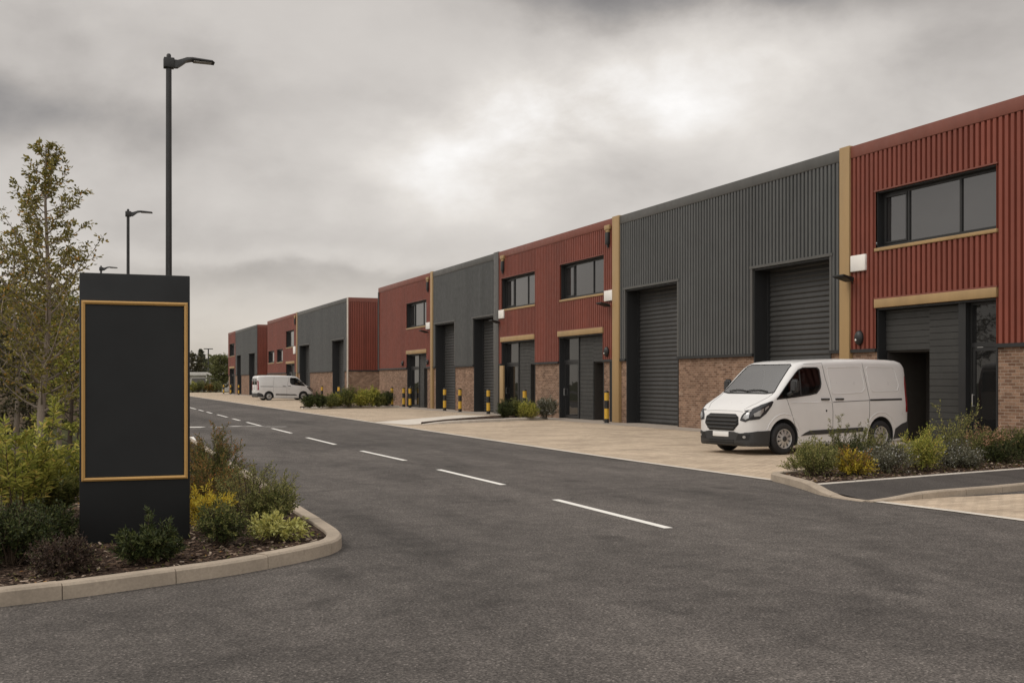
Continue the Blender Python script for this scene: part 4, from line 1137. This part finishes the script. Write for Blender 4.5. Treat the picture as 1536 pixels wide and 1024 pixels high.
    m_ = MB(); line(m_, [(0, .64), (0, 1.88)], 'rear', .006); line(m_, [(-.72, .7), (-.72, 1.85), (.72, 1.85), (.72, .7)], 'rear', .005); m_.build('door_gap', 'seam', o)
    MB().bbox(-2.492, -2.478, -.26, .26, .72, .83, .004).build('number_plate', 'plate', o)
    # wheels
    for ax in (1.5, -1.5):
        for sg in (-1, 1):
            w = empty('wheel', (ax, sg * .875, RW)); w.parent = o
            hw = .11; ri = .215
            prof = [(ri, -hw + .01), (ri + .03, -hw), (RW - .05, -hw - .004), (RW - .015, -hw + .018), (RW, -hw + .045), (RW, -.035), (RW - .008, -.03), (RW, -.025), (RW, .025), (RW - .008, .03), (RW, .035), (RW, hw - .045), (RW - .015, hw - .018), (RW - .05, hw + .004), (ri + .03, hw), (ri, hw - .01), (ri, -hw + .01)]
            MB().lathe(prof, n=40, axis='y').build('tyre', 'tyre', w)
            s = sg; rim = MB()
            rim.lathe([(ri + .004, s * (hw - .012)), (ri - .002, s * (hw + .002)), (ri - .018, s * (hw - .004)), (ri - .025, s * (hw - .045)), (ri - .03, -s * hw)], n=40, axis='y')
            for k in range(10):                 # webs between the wheel's slots
                a = 2 * PI * k / 10
                for (r0, r1, w0, w1, ya, yb) in ((.085, ri - .018, .026, .036, hw - .002, hw - .022),):
                    ca, sa = math.cos(a), math.sin(a)
                    q = []
                    for (rr_, ww, yy) in ((r0, w0, ya), (r1, w1, yb)):
                        for sd_ in (-1, 1):
                            for dy in (0, -.022): q.append((rr_ * ca - sd_ * ww * sa, s * (yy + dy), rr_ * sa + sd_ * ww * ca))
                    rim.add(q, [(0, 2, 6, 4), (1, 5, 7, 3), (0, 4, 5, 1), (2, 3, 7, 6), (0, 1, 3, 2), (4, 6, 7, 5)])
            rim.lathe([(.095, s * (hw - .03)), (.095, s * (hw - .002)), (.07, s * (hw + .006)), (.06, s * (hw + .006))], n=24, axis='y')
            rim.build('rim', 'rim', w, 40)
            MB().lathe([(.062, s * (hw + .0)), (.06, s * (hw + .012)), (.04, s * (hw + .018)), (.0005, s * (hw + .018))], n=20, axis='y').build('hub_cap', 'vanblack', w)
            MB().lathe([(ri - .02, s * (hw - .06)), (.0005, s * (hw - .06))], n=24, axis='y').build('brake_disc', 'vanblack', w)
    MB().box(-2.2, 2.1, -.7, .7, .2, .3).build('underbody', 'vanblack', o)
    done = set()
    for ch in kids(o):                       # a slightly taller body above the wheels
        for q_ in [ch] + kids(ch):
            if q_.type != 'MESH' or ch.name.startswith('wheel') and ch.type == 'EMPTY' or q_.data.name in done: continue
            done.add(q_.data.name)
            for v in q_.data.vertices:
                if v.co.z > .5: v.co.z = .5 + (v.co.z - .5) * 1.055
    return o
van = make_van('white panel van parked nose out on the paving before the grey unit')
VANPHI = R(8.5)
def place_van(v, fx, fy, head, sgn):
    """put the chosen front wheel's contact point at (fx, fy); head = direction of travel"""
    v.rotation_euler = (0, 0, head)
    off = Matrix.Rotation(head, 3, 'Z') @ Vector((1.5, sgn * .985, 0))
    v.location = (fx - off.x, fy - off.y, .004)
place_van(van, 14.6, 20.98, PI + VANPHI, 1)
van2 = copy_tree(van); tag(van2, 'distant white van parked facing right on the forecourt, its tail to the road', 'van')
gx, gy = G(453, 599.5); place_van(van2, 18.95, 97.6, R(6), -1)

# ------------------------------------------------------------------ plants
def leaf_arrays(P, D, N, Ln, Wd, fold=.25, six=False):
    D = D / (np.linalg.norm(D, axis=1, keepdims=True) + 1e-9)
    Sd = np.cross(D, N); Sd /= np.linalg.norm(Sd, axis=1, keepdims=True) + 1e-9
    Nn = np.cross(Sd, D); Ln = Ln[:, None]; Wd = Wd[:, None]; n = len(P)
    if six:
        a = P; r1 = P + D * Ln * .3 + Sd * Wd * .45 + Nn * Wd * fold * .5; r2 = P + D * Ln * .68 + Sd * Wd * .38 + Nn * Wd * fold * .3
        tip = P + D * Ln - Nn * Ln * .12; l2 = P + D * Ln * .68 - Sd * Wd * .38 + Nn * Wd * fold * .3; l1 = P + D * Ln * .3 - Sd * Wd * .45 + Nn * Wd * fold * .5
        V = np.stack([a, r1, r2, tip, l2, l1], 1).reshape(-1, 3)
        o = (np.arange(n) * 6)[:, None]; Fq = np.concatenate([o + np.array([[0, 1, 2, 3]]), o + np.array([[0, 3, 4, 5]])], 1).reshape(-1, 4)
    else:
        r = P + D * Ln * .45 + Sd * Wd * .5 + Nn * Wd * fold; l = P + D * Ln * .45 - Sd * Wd * .5 + Nn * Wd * fold; tip = P + D * Ln - Nn * Ln * .1
        V = np.stack([P, r, tip, l], 1).reshape(-1, 3)
        o = (np.arange(n) * 4)[:, None]; Fq = np.concatenate([o + np.array([[0, 1, 2]]), o + np.array([[0, 2, 3]])], 1).reshape(-1, 3)
    return V, Fq
def np_mesh(name, V, Fq, mat, parent, smooth=False):
    me = bpy.data.meshes.new(name); k = Fq.shape[1]; nf = len(Fq)
    me.vertices.add(len(V)); me.vertices.foreach_set('co', np.ascontiguousarray(V, dtype=np.float32).ravel())
    me.loops.add(nf * k); me.loops.foreach_set('vertex_index', np.ascontiguousarray(Fq, dtype=np.int32).ravel())
    me.polygons.add(nf); me.polygons.foreach_set('loop_start', np.arange(0, nf * k, k, dtype=np.int32))
    me.polygons.foreach_set('use_smooth', np.full(nf, smooth)); me.materials.append(mat); me.update(); me.validate()
    o = bpy.data.objects.new(name, me); C.objects.link(o); o.parent = parent; return o
def unit_v(v): return v / (np.linalg.norm(v) + 1e-9)
def bez(p0, p1, p2, t):
    t = np.asarray(t)[:, None]; return (1 - t) ** 2 * p0 + 2 * (1 - t) * t * p1 + t * t * p2

class Leaves:
    def __init__(s): s.P = []; s.D = []; s.N = []; s.L = []; s.W = []
    def on_path(s, rg, pts, k, L, W, ang=55, ranked=False, t0=.1, tip=True, droop=.0, jit=.25):
        """leaves set along a twig given as points"""
        pts = np.asarray(pts); n = len(pts); tt = np.linspace(t0, 1, k) + rg.uniform(-.5, .5, k) / max(k, 1) * .8; tt = np.clip(tt, 0, 1)
        ii = tt * (n - 1); i0 = np.minimum(ii.astype(int), n - 2); fr = (ii - i0)[:, None]
        P = pts[i0] * (1 - fr) + pts[i0 + 1] * fr; T = pts[i0 + 1] - pts[i0]; T /= np.linalg.norm(T, axis=1, keepdims=True) + 1e-9
        up = np.array([0, 0, 1.0]); Sd = np.cross(T, up); Sd /= np.linalg.norm(Sd, axis=1, keepdims=True) + 1e-6
        B = np.cross(Sd, T)
        if ranked: ph = np.where(np.arange(k) % 2 == 0, 0, PI) + rg.normal(0, .22, k)
        else: ph = np.arange(k) * 2.4 + rg.uniform(0, 6.28)
        a = np.radians(ang + rg.normal(0, 10, k))
        if tip and k > 2: a[-1] *= .2
        rad = Sd * np.cos(ph)[:, None] + B * np.sin(ph)[:, None]
        D = T * np.cos(a)[:, None] + rad * np.sin(a)[:, None] + rg.normal(0, jit * .5, (k, 3)); D[:, 2] -= droop
        N = (B if ranked else np.cross(np.cross(T, rad), D) + up * .35) + rg.normal(0, jit, (k, 3))
        s.P.append(P); s.D.append(D); s.N.append(N); s.L.append(L * rg.uniform(.65, 1.15, k) * (np.linspace(1.0, .75, k) if ranked else 1)); s.W.append(W * rg.uniform(.75, 1.2, k))
    def build(s, name, mat, parent, six=False, fold=.25):
        V, Fq = leaf_arrays(np.concatenate(s.P), np.concatenate(s.D), np.concatenate(s.N), np.concatenate(s.L), np.concatenate(s.W), fold, six)
        return np_mesh(name, V, Fq, mat, parent)

def shrub(label, x, y, h, r, leaf, seed, n=26, twigs=7, tl=.22, k=8, L=.045, W=.02, up=.5, ranked=False, start=.2, z=.085, ang=55, flat=1.0, sr=.006, six=False, cat='shrub', name='shrub', group=None, droop=0, leafstem=True, rot_tips=None, foot=.12):
    rg = np.random.default_rng(seed); o = empty(name, (x, y, z)); tag(o, label, cat, group)
    lv = Leaves(); tips = Leaves(); st = MB()
    for i in range(n):
        az = 2 * PI * (i * .618 + rg.uniform(-.1, .1)); rho = r * math.sqrt(rg.uniform(.01, 1)) * rg.uniform(.7, 1.08)
        hh = h * (1 - (1 - up) * (rho / r) ** 2 * .9) * rg.uniform(.55, 1.02)
        if rg.uniform() < .2: hh *= 1.22; rho *= 1.1
        d = np.array([math.cos(az), math.sin(az), 0])
        p0 = d * rho * foot * 2 * rg.uniform(0, 1); p2 = d * rho + np.array([0, 0, max(hh, .04)])
        p1 = p0 + d * rho * rg.uniform(.2, .5) + np.array([0, 0, hh * rg.uniform(.5, .75)]) + rg.normal(0, .04 * h, 3) * np.array([1, 1, .2])
        pts = bez(p0, p1, p2, np.linspace(0, 1, 7))
        st.tube([tuple(p) for p in pts], [sr * (1 - .75 * q / 6) for q in range(7)], 4, False)
        if leafstem: lv.on_path(rg, pts, max(4, int(k * 1.4)), L, W, ang, ranked, start + .25, True, droop)
        for j in range(twigs):
            t = start + (1 - start) * (j + rg.uniform(.1, .9)) / twigs; o0 = bez(p0, p1, p2, [t])[0]
            tg = unit_v(bez(p0, p1, p2, [min(t + .05, 1)])[0] - bez(p0, p1, p2, [t - .05])[0]); a2 = rg.uniform(0, 2 * PI)
            side = unit_v(np.cross(tg, [math.cos(a2), math.sin(a2), .3]))
            dd = unit_v(tg * .7 + side * .8 + d * .25 + np.array([0, 0, .25 * up])); ln = tl * rg.uniform(.6, 1.2) * (1.1 - .5 * t)
            q = np.array([o0, o0 + dd * ln * .5, o0 + dd * ln + np.array([0, 0, (.12 - droop * .3) * ln])])
            if q[-1][2] < .02: q[-1][2] = .02
            st.tube([tuple(p) for p in q], [sr * .45, sr * .35, sr * .2], 3, False)
            if rot_tips and t > .72: tips.on_path(rg, q, k, L, W, ang, ranked, .1, True, droop)
            else: lv.on_path(rg, q, k, L, W, ang, ranked, .1, True, droop)
    lv.build('foliage', L_[leaf], o, six)
    if tips.P: tips.build('new_growth', L_[rot_tips], o, six)
    st.build('stem', 'stem', o, fix=False)
    return o
SEED = [100]
def sp(label, u, vb, vt, wpx, leaf, depth_z=.085, **kw):
    """shrub whose foot, top and width were measured in the photograph"""
    x, y = G(u, vb, depth_z); Z = x * SN + y * CS; s = Z / F_
    SEED[0] += 1
    return shrub(label, x, y, (vb - vt) * s, wpx * s / 2, leaf, SEED[0], **kw)
GL, GR, GB, GA = 'shrubs in the bed around the totem sign', 'shrubs in the bed beside the near van', 'shrubs in the small bed before the red unit', 'shrubs in the long bed before the alley'
dense = dict(foot=.3, start=.1, n=46, twigs=9, tl=.16, k=9, L=.036, W=.019, up=.35)
sp('dark green dense shrub at the left picture edge above the kerb', 18, 846, 758, 150, 'dark', group=GL, n=60, twigs=10, tl=.15, k=10, L=.036, W=.02, up=.45)
sp('smaller dark green mound between the left edge shrub and the totem sign', 78, 815, 762, 72, 'dark', group=GL, **dense)
sp('purple brown low shrub in front of the left corner of the sign', 95, 860, 812, 104, 'purple', group=GL, n=50, twigs=9, tl=.14, k=9, L=.028, W=.015, up=.3)
sp('small purple brown sprawling shrub left of the larger purple one', 45, 838, 800, 78, 'purple', group=GL, n=30, twigs=8, tl=.14, k=9, L=.028, W=.015, up=.35)
sp('glossy dark green shrub standing against the foot of the sign front', 222, 843, 784, 104, 'dark', group=GL, n=34, twigs=8, tl=.11, k=13, L=.048, W=.018, up=.5, six=True)
fern = dict(n=22, twigs=5, tl=.30, k=17, L=.105, W=.024, up=.75, ranked=True, start=.25, ang=52, six=True, leafstem=True, sr=.007)
sp('tall yellow green feathery shrub left of the sign', 30, 800, 632, 150, 'fern', group=GL, **fern)
sp('yellow green feathery shrub touching the left side of the sign', 92, 775, 672, 90, 'fern', group=GL, **{**fern, 'n': 18})
sp('lower green feathery shrub beneath the yellow green ones', 70, 788, 715, 110, 'mid', group=GL, **{**fern, 'n': 22, 'tl': .22})
sp('tall dark green shrub with rusty tips right of the sign', 318, 742, 652, 112, 'mid', group=GL, n=56, twigs=9, tl=.2, k=11, L=.04, W=.015, up=.62, rot_tips='orange')
sp('orange brown feathery shrub below the rusty tipped one', 314, 768, 697, 112, 'orange', group=GL, n=50, twigs=8, tl=.18, k=11, L=.036, W=.014, up=.5)
sp('golden yellow spiky shrub right of the sign', 316, 796, 737, 84, 'gold', group=GL, n=34, twigs=7, tl=.13, k=11, L=.045, W=.013, up=.45, six=True)
sp('dark green rounded shrub below the golden one', 333, 818, 758, 86, 'dark', group=GL, n=53, twigs=8, tl=.14, k=9, L=.034, W=.015, up=.5, rot_tips='mid')
sp('loose light green twiggy shrub between the rusty one and the kerb', 376, 784, 690, 118, 'light', group=GL, foot=.25, start=.1, n=33, twigs=7, tl=.2, k=9, L=.034, W=.013, up=.6)
sp('mid green bushy shrub with thin shoots beside the right kerb', 410, 786, 728, 96, 'mid', group=GL, n=47, twigs=8, tl=.16, k=10, L=.036, W=.014, up=.5, rot_tips='light')
sp('low variegated yellow shrub nearest the kerb corner', 411, 811, 772, 94, 'varieg', group=GL, n=22, twigs=6, tl=.12, k=8, L=.05, W=.024, up=.3, six=True, sr=.006)
sp('thin sparse shoots overhanging the right kerb of the bed', 418, 758, 702, 60, 'light', group=GL, n=9, twigs=5, tl=.14, k=8, L=.03, W=.012, up=.8)
shrub('green shrub hidden behind the sign', .6, 13.2, 1.0, .5, 'mid', 900, n=26, group=GL)

rs = dict(n=48, twigs=9, tl=.22, k=9, L=.05, W=.02, foot=.3, start=.08)
sp('pale green bushy shrub at the nose of the near bed', 1222, 713, 664, 74, 'light', group=GR, **{**rs, 'n': 46}, up=.6)
sp('small twiggy plant at the very tip of the near bed', 1190, 708, 687, 34, 'light', group=GR, n=12, twigs=5, tl=.1, k=6, L=.04, W=.02, up=.6)
sp('orange yellow low shrub second along the near bed', 1278, 712, 676, 58, 'gold', group=GR, **{**rs, 'L': .045, 'rot_tips': 'orange'}, up=.45)
sp('tall thin green shoots before the van side', 1258, 697, 637, 44, 'mid', group=GR, n=12, twigs=7, tl=.1, k=9, L=.045, W=.014, up=.9)
sp('tall thin green shoots before the black side moulding of the van', 1290, 695, 630, 40, 'mid', group=GR, n=12, twigs=7, tl=.1, k=9, L=.045, W=.014, up=.9)
sp('green shrub in front of the rear wheel of the van', 1312, 697, 640, 48, 'light', group=GR, n=13, twigs=6, tl=.15, k=7, L=.042, W=.016, up=.8)
sp('broad dark green low shrub between van and orange shrub', 1275, 697, 664, 100, 'dark', group=GR, **rs, up=.5)
sp('grey green shrub with pale flecks in the middle of the near bed', 1330, 708, 668, 84, 'silver', group=GR, **{**rs, 'n': 44, 'L': .036}, up=.55)
sp('bright yellow green shrub in the middle of the near bed', 1382, 705, 647, 78, 'fern', group=GR, **{**rs, 'n': 36, 'L': .06}, up=.6)
sp('airy tall shrub with spreading twigs right of the yellow green one', 1432, 698, 620, 92, 'light', group=GR, n=22, twigs=7, tl=.3, k=8, L=.05, W=.022, up=.75)
sp('grey green low shrub beneath the airy tall one', 1425, 700, 662, 84, 'silver', group=GR, **{**rs, 'L': .036}, up=.5)
sp('green shrub with pink tips in front of the glazed door', 1482, 692, 642, 72, 'mid', group=GR, **rs, up=.6, rot_tips='pink')
sp('dark green shrub at the right picture edge', 1528, 690, 644, 64, 'dark', group=GR, **{**rs, 'rot_tips': 'mid'}, up=.6)
sp('small dark low shrub behind the mulch near the right edge', 1500, 694, 668, 70, 'dark', group=GR, **{**rs, 'n': 24}, up=.5)
sp('small grey green plant at the foot of the yellow green shrub', 1452, 702, 680, 36, 'silver', group=GR, **{**rs, 'n': 20, 'L': .036}, up=.5)

fs = dict(n=34, twigs=8, tl=.28, k=9, L=.08, W=.035, foot=.42, start=.04)
for u, vb, vt, w, lf, lb in [(757, 627, 602, 24, 'dark', 'dark green shrub at the left of the four shrub bed'), (774, 626.5, 600, 24, 'mid', 'mid green shrub second in the four shrub bed'),
                             (792, 627, 603, 26, 'fern', 'yellowish shrub third in the four shrub bed'), (819, 626, 597, 36, 'silver', 'pale twiggy shrub against the brick pier')]:
    sp(lb, u, vb, vt, w, lf, group=GB, up=.55, **fs)
for u, vb, vt, w, lf, lb in [(464, 611.5, 597, 14, 'dark', 'smallest dark shrub at the left tip of the long bed'), (479, 611.5, 594, 18, 'dark', 'dark green round shrub second along the long bed'), (497, 610.5, 596, 18, 'mid', 'mid green shrub third along the long bed'),
                             (507, 610, 594, 12, 'fern', 'small yellowish shrub beside a striped bollard in the long bed'), (523, 610, 581, 24, 'mid', 'tall green shrub before the brick gable of the alley'), (541, 610, 588, 18, 'fern', 'yellow green shrub before the alley'),
                             (557, 610, 580, 28, 'fern', 'tallest yellow green shrub of the long bed'), (567, 610, 592, 16, 'mid', 'low green shrub right of the tallest one in the long bed'), (581, 609, 590, 18, 'dark', 'dark green shrub at the right end of the long bed')]:
    sp(lb, u, vb, vt, w, lf, group=GA, up=.6, **{**fs, 'L': .11, 'W': .05, 'tl': .4})

# trees
def tree(label, x, y, h, cr, leaf, seed, limbs=34, sub=5, k=9, L=.075, W=.035, base=.18, shape='cone', bark='trunkgrey', tr=.07, rise=.9, lean=(0, 0), name='tree', z=.06, six=False, group=None, droop=.2, cat='tree', twl=.42):
    rg = np.random.default_rng(seed); o = empty(name, (x, y, z)); tag(o, label, cat, group)
    tk = MB(); lv = Leaves(); br = MB()
    ts = np.linspace(0, 1, 12); tp = np.stack([lean[0] * ts + .03 * h * .3 * np.sin(ts * 7 + seed), lean[1] * ts + .03 * h * .3 * np.cos(ts * 5 + seed) - .03 * h * .3 * math.cos(seed), ts * h], 1)
    tp[:, 0] -= tp[0, 0]
    tk.tube([tuple(p) for p in tp], [tr * (1.25 if i == 0 else 1) * (1 - .9 * t) + .004 for i, t in enumerate(ts)], 9, False)
    tk.build('trunk', bark, o, fix=False)
    for i in range(limbs):
        t = base + (1 - base) * (i + rg.uniform(0, 1)) / limbs; az = i * 2.4 + rg.uniform(-.5, .5)
        q = (t - base) / (1 - base)
        if shape == 'cone': rr = cr * (1 - q) ** .75 * min(1, .65 + 2.0 * q) + .1 * cr
        elif shape == 'round': rr = cr * math.sqrt(max(.05, 1 - (2 * q - .9) ** 2 / 1.25))
        else: rr = cr * (1 - q) + .05 * cr
        rr *= rg.uniform(.7, 1.06)
        p0 = np.array([np.interp(t, ts, tp[:, j]) for j in range(3)]); d = np.array([math.cos(az), math.sin(az), 0])
        rz = rise * rr * rg.uniform(.6, 1.2)
        p2 = p0 + d * rr + np.array([0, 0, rz]); p2[2] = min(p2[2], h * 1.02)
        p1 = p0 + d * rr * .55 + np.array([0, 0, rz * (.3 if shape != 'conifer' else .6)]) + rg.normal(0, .05 * rr, 3)
        pts = bez(p0, p1, p2, np.linspace(0, 1, 7)); lr = max(.006, tr * .34 * (1 - .7 * q))
        br.tube([tuple(p) for p in pts], [lr * (1 - .8 * s_ / 6) for s_ in range(7)], 5, False)
        lv.on_path(rg, pts, int(k * 1.3), L, W, 55, False, .4, True, droop)
        ns = max(2, int(sub * (.3 + rr / cr)))
        for j in range(ns):
            tt = .18 + .82 * (j + rg.uniform(0, 1)) / ns; b0 = bez(p0, p1, p2, [tt])[0]; tg = unit_v(p2 - p0)
            a2 = rg.uniform(0, 2 * PI); dd = unit_v(tg * .6 + np.array([math.cos(a2), math.sin(a2), rg.uniform(-.2, .8)]) * .8)
            ln = twl * rr / max(cr, .1) * cr * rg.uniform(.5, 1.15) + .05 * cr
            qq = np.array([b0, b0 + dd * ln * .5 + [0, 0, .04 * ln], b0 + dd * ln])
            br.tube([tuple(p) for p in qq], [lr * .4, lr * .28, lr * .12], 3, False)
            lv.on_path(rg, qq, k, L, W, 55, False, .1, True, droop)
            for s2 in range(2):
                tt2 = rg.uniform(.3, .9); c0 = b0 + dd * ln * tt2; a3 = rg.uniform(0, 2 * PI)
                d3 = unit_v(dd * .5 + np.array([math.cos(a3), math.sin(a3), rg.uniform(-.3, .6)])); l3 = ln * .5
                q3 = np.array([c0, c0 + d3 * l3 * .5, c0 + d3 * l3])
                br.tube([tuple(p) for p in q3], [lr * .2, lr * .15, lr * .08], 3, False)
                lv.on_path(rg, q3, max(4, int(k * .7)), L, W, 55, False, .1, True, droop)
    cw = lv.build('crown', L_[leaf], o, six); br.build('branch', bark, o, fix=False)
    return o
def polar(u, Z):
    xc = (u - 768) / F_ * Z; return xc * CS + Z * SN, Z * CS - xc * SN
x, y = polar(58, 20.5)
tree('slender olive leaved young tree rising behind the shrubs left of the sign', x, y, 5.75, 1.25, 'tree', 17, limbs=66, sub=7, k=8, L=.08, W=.037, base=.16, tr=.075, rise=.95, six=True, lean=(.12, .05), twl=.42)
x, y = polar(22, 24)
tree('thin pale trunked tree just left of the slender young tree', x, y, 4.6, 1.25, 'tree', 12, limbs=26, sub=5, k=8, L=.085, W=.04, base=.3, tr=.06, rise=.9)
x, y = polar(88, 25)
tree('thin trunked tree between the young tree and the sign', x, y, 3.6, 1.0, 'tree', 13, limbs=24, sub=5, k=8, L=.085, W=.04, base=.22, tr=.05, rise=.9)
GW = 'dark understorey behind the young tree'
for (u, Z, h, cr, lf, lb, sd_) in [(-5, 24, 2.5, 1.2, 'wood', 'dark evergreen bush at the left edge behind the yellow green shrub', 21), (45, 27, 2.3, 1.3, 'wood', 'dark bush behind the slender tree trunk', 22),
                                  (105, 23, 2.6, .9, 'fern', 'yellow green bush close behind the left edge of the sign', 23), (118, 27, 3.4, 1.3, 'mid', 'green leafy bush half hidden by the sign', 24)]:
    x, y = polar(u, Z); tree(lb, x, y, h, cr, lf, sd_, limbs=26, sub=5, k=8, L=.1, W=.05, base=.06, shape='round', bark='trunkdark', tr=.05, rise=.5, name='bush', group=GW, cat='bush')
GT = 'trees of the wood beyond the fence'
for (u, Z, h, cr, lf, lb, sd_) in [(-40, 44, 6.0, 3.0, 'woodbrown', 'brownish tree beyond the fence at the left edge', 31), (40, 48, 4.6, 2.8, 'wood', 'dark tree beyond the fence behind the slender trunk', 32), (120, 52, 4.6, 2.6, 'woodbrown', 'brownish tree beyond the fence next to the sign', 33), (-5, 60, 6.2, 3.0, 'wood', 'dark tall tree farthest back at the left', 34)]:
    x, y = polar(u, Z); tree(lb, x, y, h, cr, lf, sd_, limbs=34, sub=6, k=8, L=.2, W=.11, base=.12, shape='round', bark='trunkdark', tr=.14, rise=.5, name='tree', group=GT)
# timber fence behind the planting on the left
fo = empty('fence', (0, 0, 0)); tag(fo, 'low weathered timber fence glimpsed behind the slender tree', 'fence')
xa, ya = polar(-180, 36); xb, yb = polar(190, 38)
d = Vector((xb - xa, yb - ya, 0)); nL = d.length; d.normalize(); nrm = Vector((-d.y, d.x, 0))
rr = random.Random(3); m = MB(); mp_ = MB(); s_ = 0
while s_ < nL:
    w = .14; p = Vector((xa, ya, 0)) + d * s_; q = p + d * w; hgt = 1.62 + rr.uniform(-.02, .02); o2 = nrm * .02
    vs = [p, q, q + o2, p + o2]; m.add([(v.x, v.y, .05) for v in vs] + [(v.x, v.y, hgt) for v in vs], [(0, 1, 5, 4), (1, 2, 6, 5), (2, 3, 7, 6), (3, 0, 4, 7), (4, 5, 6, 7)]); s_ += .15
m.build('board', 'timber', fo)
s_ = 0
while s_ < nL:
    p = Vector((xa, ya, 0)) + d * s_ - nrm * .06; mp_.tube([(p.x, p.y, 0), (p.x, p.y, 1.8)], .05, 6); s_ += 2.4
mp_.build('post', 'timber', fo)
a, b = Vector((xa, ya, 0)), Vector((xb, yb, 0)); rl = MB(); rl.add([(a.x - nrm.x * .05, a.y - nrm.y * .05, 1.66), (b.x - nrm.x * .05, b.y - nrm.y * .05, 1.66), (b.x + nrm.x * .05, b.y + nrm.y * .05, 1.66), (a.x + nrm.x * .05, a.y + nrm.y * .05, 1.66),
      (a.x - nrm.x * .05, a.y - nrm.y * .05, 1.74), (b.x - nrm.x * .05, b.y - nrm.y * .05, 1.74), (b.x + nrm.x * .05, b.y + nrm.y * .05, 1.74), (a.x + nrm.x * .05, a.y + nrm.y * .05, 1.74)], [(0, 1, 2, 3), (4, 5, 6, 7), (0, 1, 5, 4), (1, 2, 6, 5), (2, 3, 7, 6), (3, 0, 4, 7)])
rl.build('top_rail', 'timber', fo)

# far end of the road
x, y = polar(302, 215); tree('dark conifer at the far end of the road beside the double headed lamp', x, y, 7.6, 2.6, 'conifer', 41, limbs=60, sub=6, k=7, L=.35, W=.16, base=.1, shape='conifer', bark='trunkdark', tr=.2, rise=.1, name='conifer', droop=.1, z=0)
x, y = polar(331, 175); tree('round green tree at the far end of the road beside the last unit', x, y, 5.4, 2.1, 'fargreen', 42, limbs=44, sub=7, k=8, L=.28, W=.16, base=.08, shape='round', bark='trunkdark', tr=.15, rise=.5, z=0)
x, y = polar(286, 200); tree('dark tree partly hidden by the right edge of the sign', x, y, 6.4, 2.4, 'wood', 43, limbs=34, sub=6, k=8, L=.3, W=.16, base=.08, shape='round', bark='trunkdark', tr=.15, rise=.5, z=0)
x, y = polar(318, 240); tree('low dark tree between the conifer and the round tree', x, y, 6.2, 3.2, 'fargreen', 44, limbs=34, sub=6, k=8, L=.36, W=.2, base=.08, shape='round', bark='trunkdark', tr=.15, rise=.4, z=0)
x, y = polar(255, 230); tree('far tree standing behind the sign', x, y, 7, 3, 'wood', 45, limbs=34, sub=6, k=8, L=.36, W=.2, base=.08, shape='round', bark='trunkdark', tr=.15, rise=.4, z=0)
GF = 'far hedge shrubs at the end of the road'
for i, (u, h, r, lf, lb) in enumerate([(289, 1.5, 1.0, 'fern', 'far yellowish shrub next to the sign edge'), (297, 1.5, 1.1, 'fargreen', 'far green shrub in front of the white building, left'), (306, 1.7, 1.2, 'fargreen', 'far green shrub under the double headed lamp'),
                                      (315, 1.4, 1.0, 'orange', 'far rusty shrub right of the double headed lamp'), (324, 1.5, 1.1, 'fargreen', 'far green shrub beneath the round tree'), (277, 1.5, 1.2, 'mid', 'far shrub just hidden by the sign')]):
    x, y = polar(u, 165); shrub(lb, x, y, h, r, lf, 700 + i, n=24, twigs=6, tl=.5, k=7, L=.2, W=.1, up=.55, z=0, sr=.012, group=GF)
x0, y0 = polar(306, 185)
bo = empty('far_building', (x0, y0, 0)); tag(bo, 'low white flat roofed building at the far end of the road', 'building')
MB().box(-6, 4.2, 0, 6, 0, 2.6).build('wall', 'farwhite', bo); MB().bbox(-6.3, 4.5, -.5, 6.3, 2.55, 3.1, .03).build('roof', 'farwhite', bo)
for k, (a, b) in enumerate([(-1.9, .2), (.6, 2.2), (-5, -3)]): MB().box(a, b, -.04, -.002, .01, 2.1).build('door', 'fargrey', bo)
for a in (-2.4, .35, 3.4): MB().box(a - .09, a + .09, -.42, -.24, 0, 2.54).build('post', 'farwhite', bo)

# loose weeds and fallen leaves lying between the shrubs
def litter(name, n, sampler, seed, leaf, L, W, lift):
    rg = np.random.default_rng(seed); P = []; D = []; N = []
    for i in range(n):
        x, y, z = sampler(rg); P.append((x, y, z + .012 + (rg.uniform(0, .03) if lift else 0)))
        a = rg.uniform(0, 2 * PI); D.append((math.cos(a), math.sin(a), rg.uniform(.5, 1.6) if lift else rg.uniform(-.1, .25))); N.append((rg.normal(0, .3), rg.normal(0, .3), 1))
    P, D, N = np.array(P), np.array(D), np.array(N)
    V, Fq = leaf_arrays(P, D, N, L * rg.uniform(.6, 1.3, n), W * rg.uniform(.6, 1.3, n), .25)
    o = np_mesh(name, V, Fq, L_[leaf], None); o['kind'] = 'stuff'
litter('fallen_leaves', 700, sampL, 61, 'orange', .04, .02, False)
litter('fallen_leaves', 350, sampR, 62, 'orange', .045, .022, False)
litter('weeds', 900, sampL, 63, 'mid', .05, .009, True)
litter('weeds', 500, sampR, 64, 'mid', .06, .011, True)
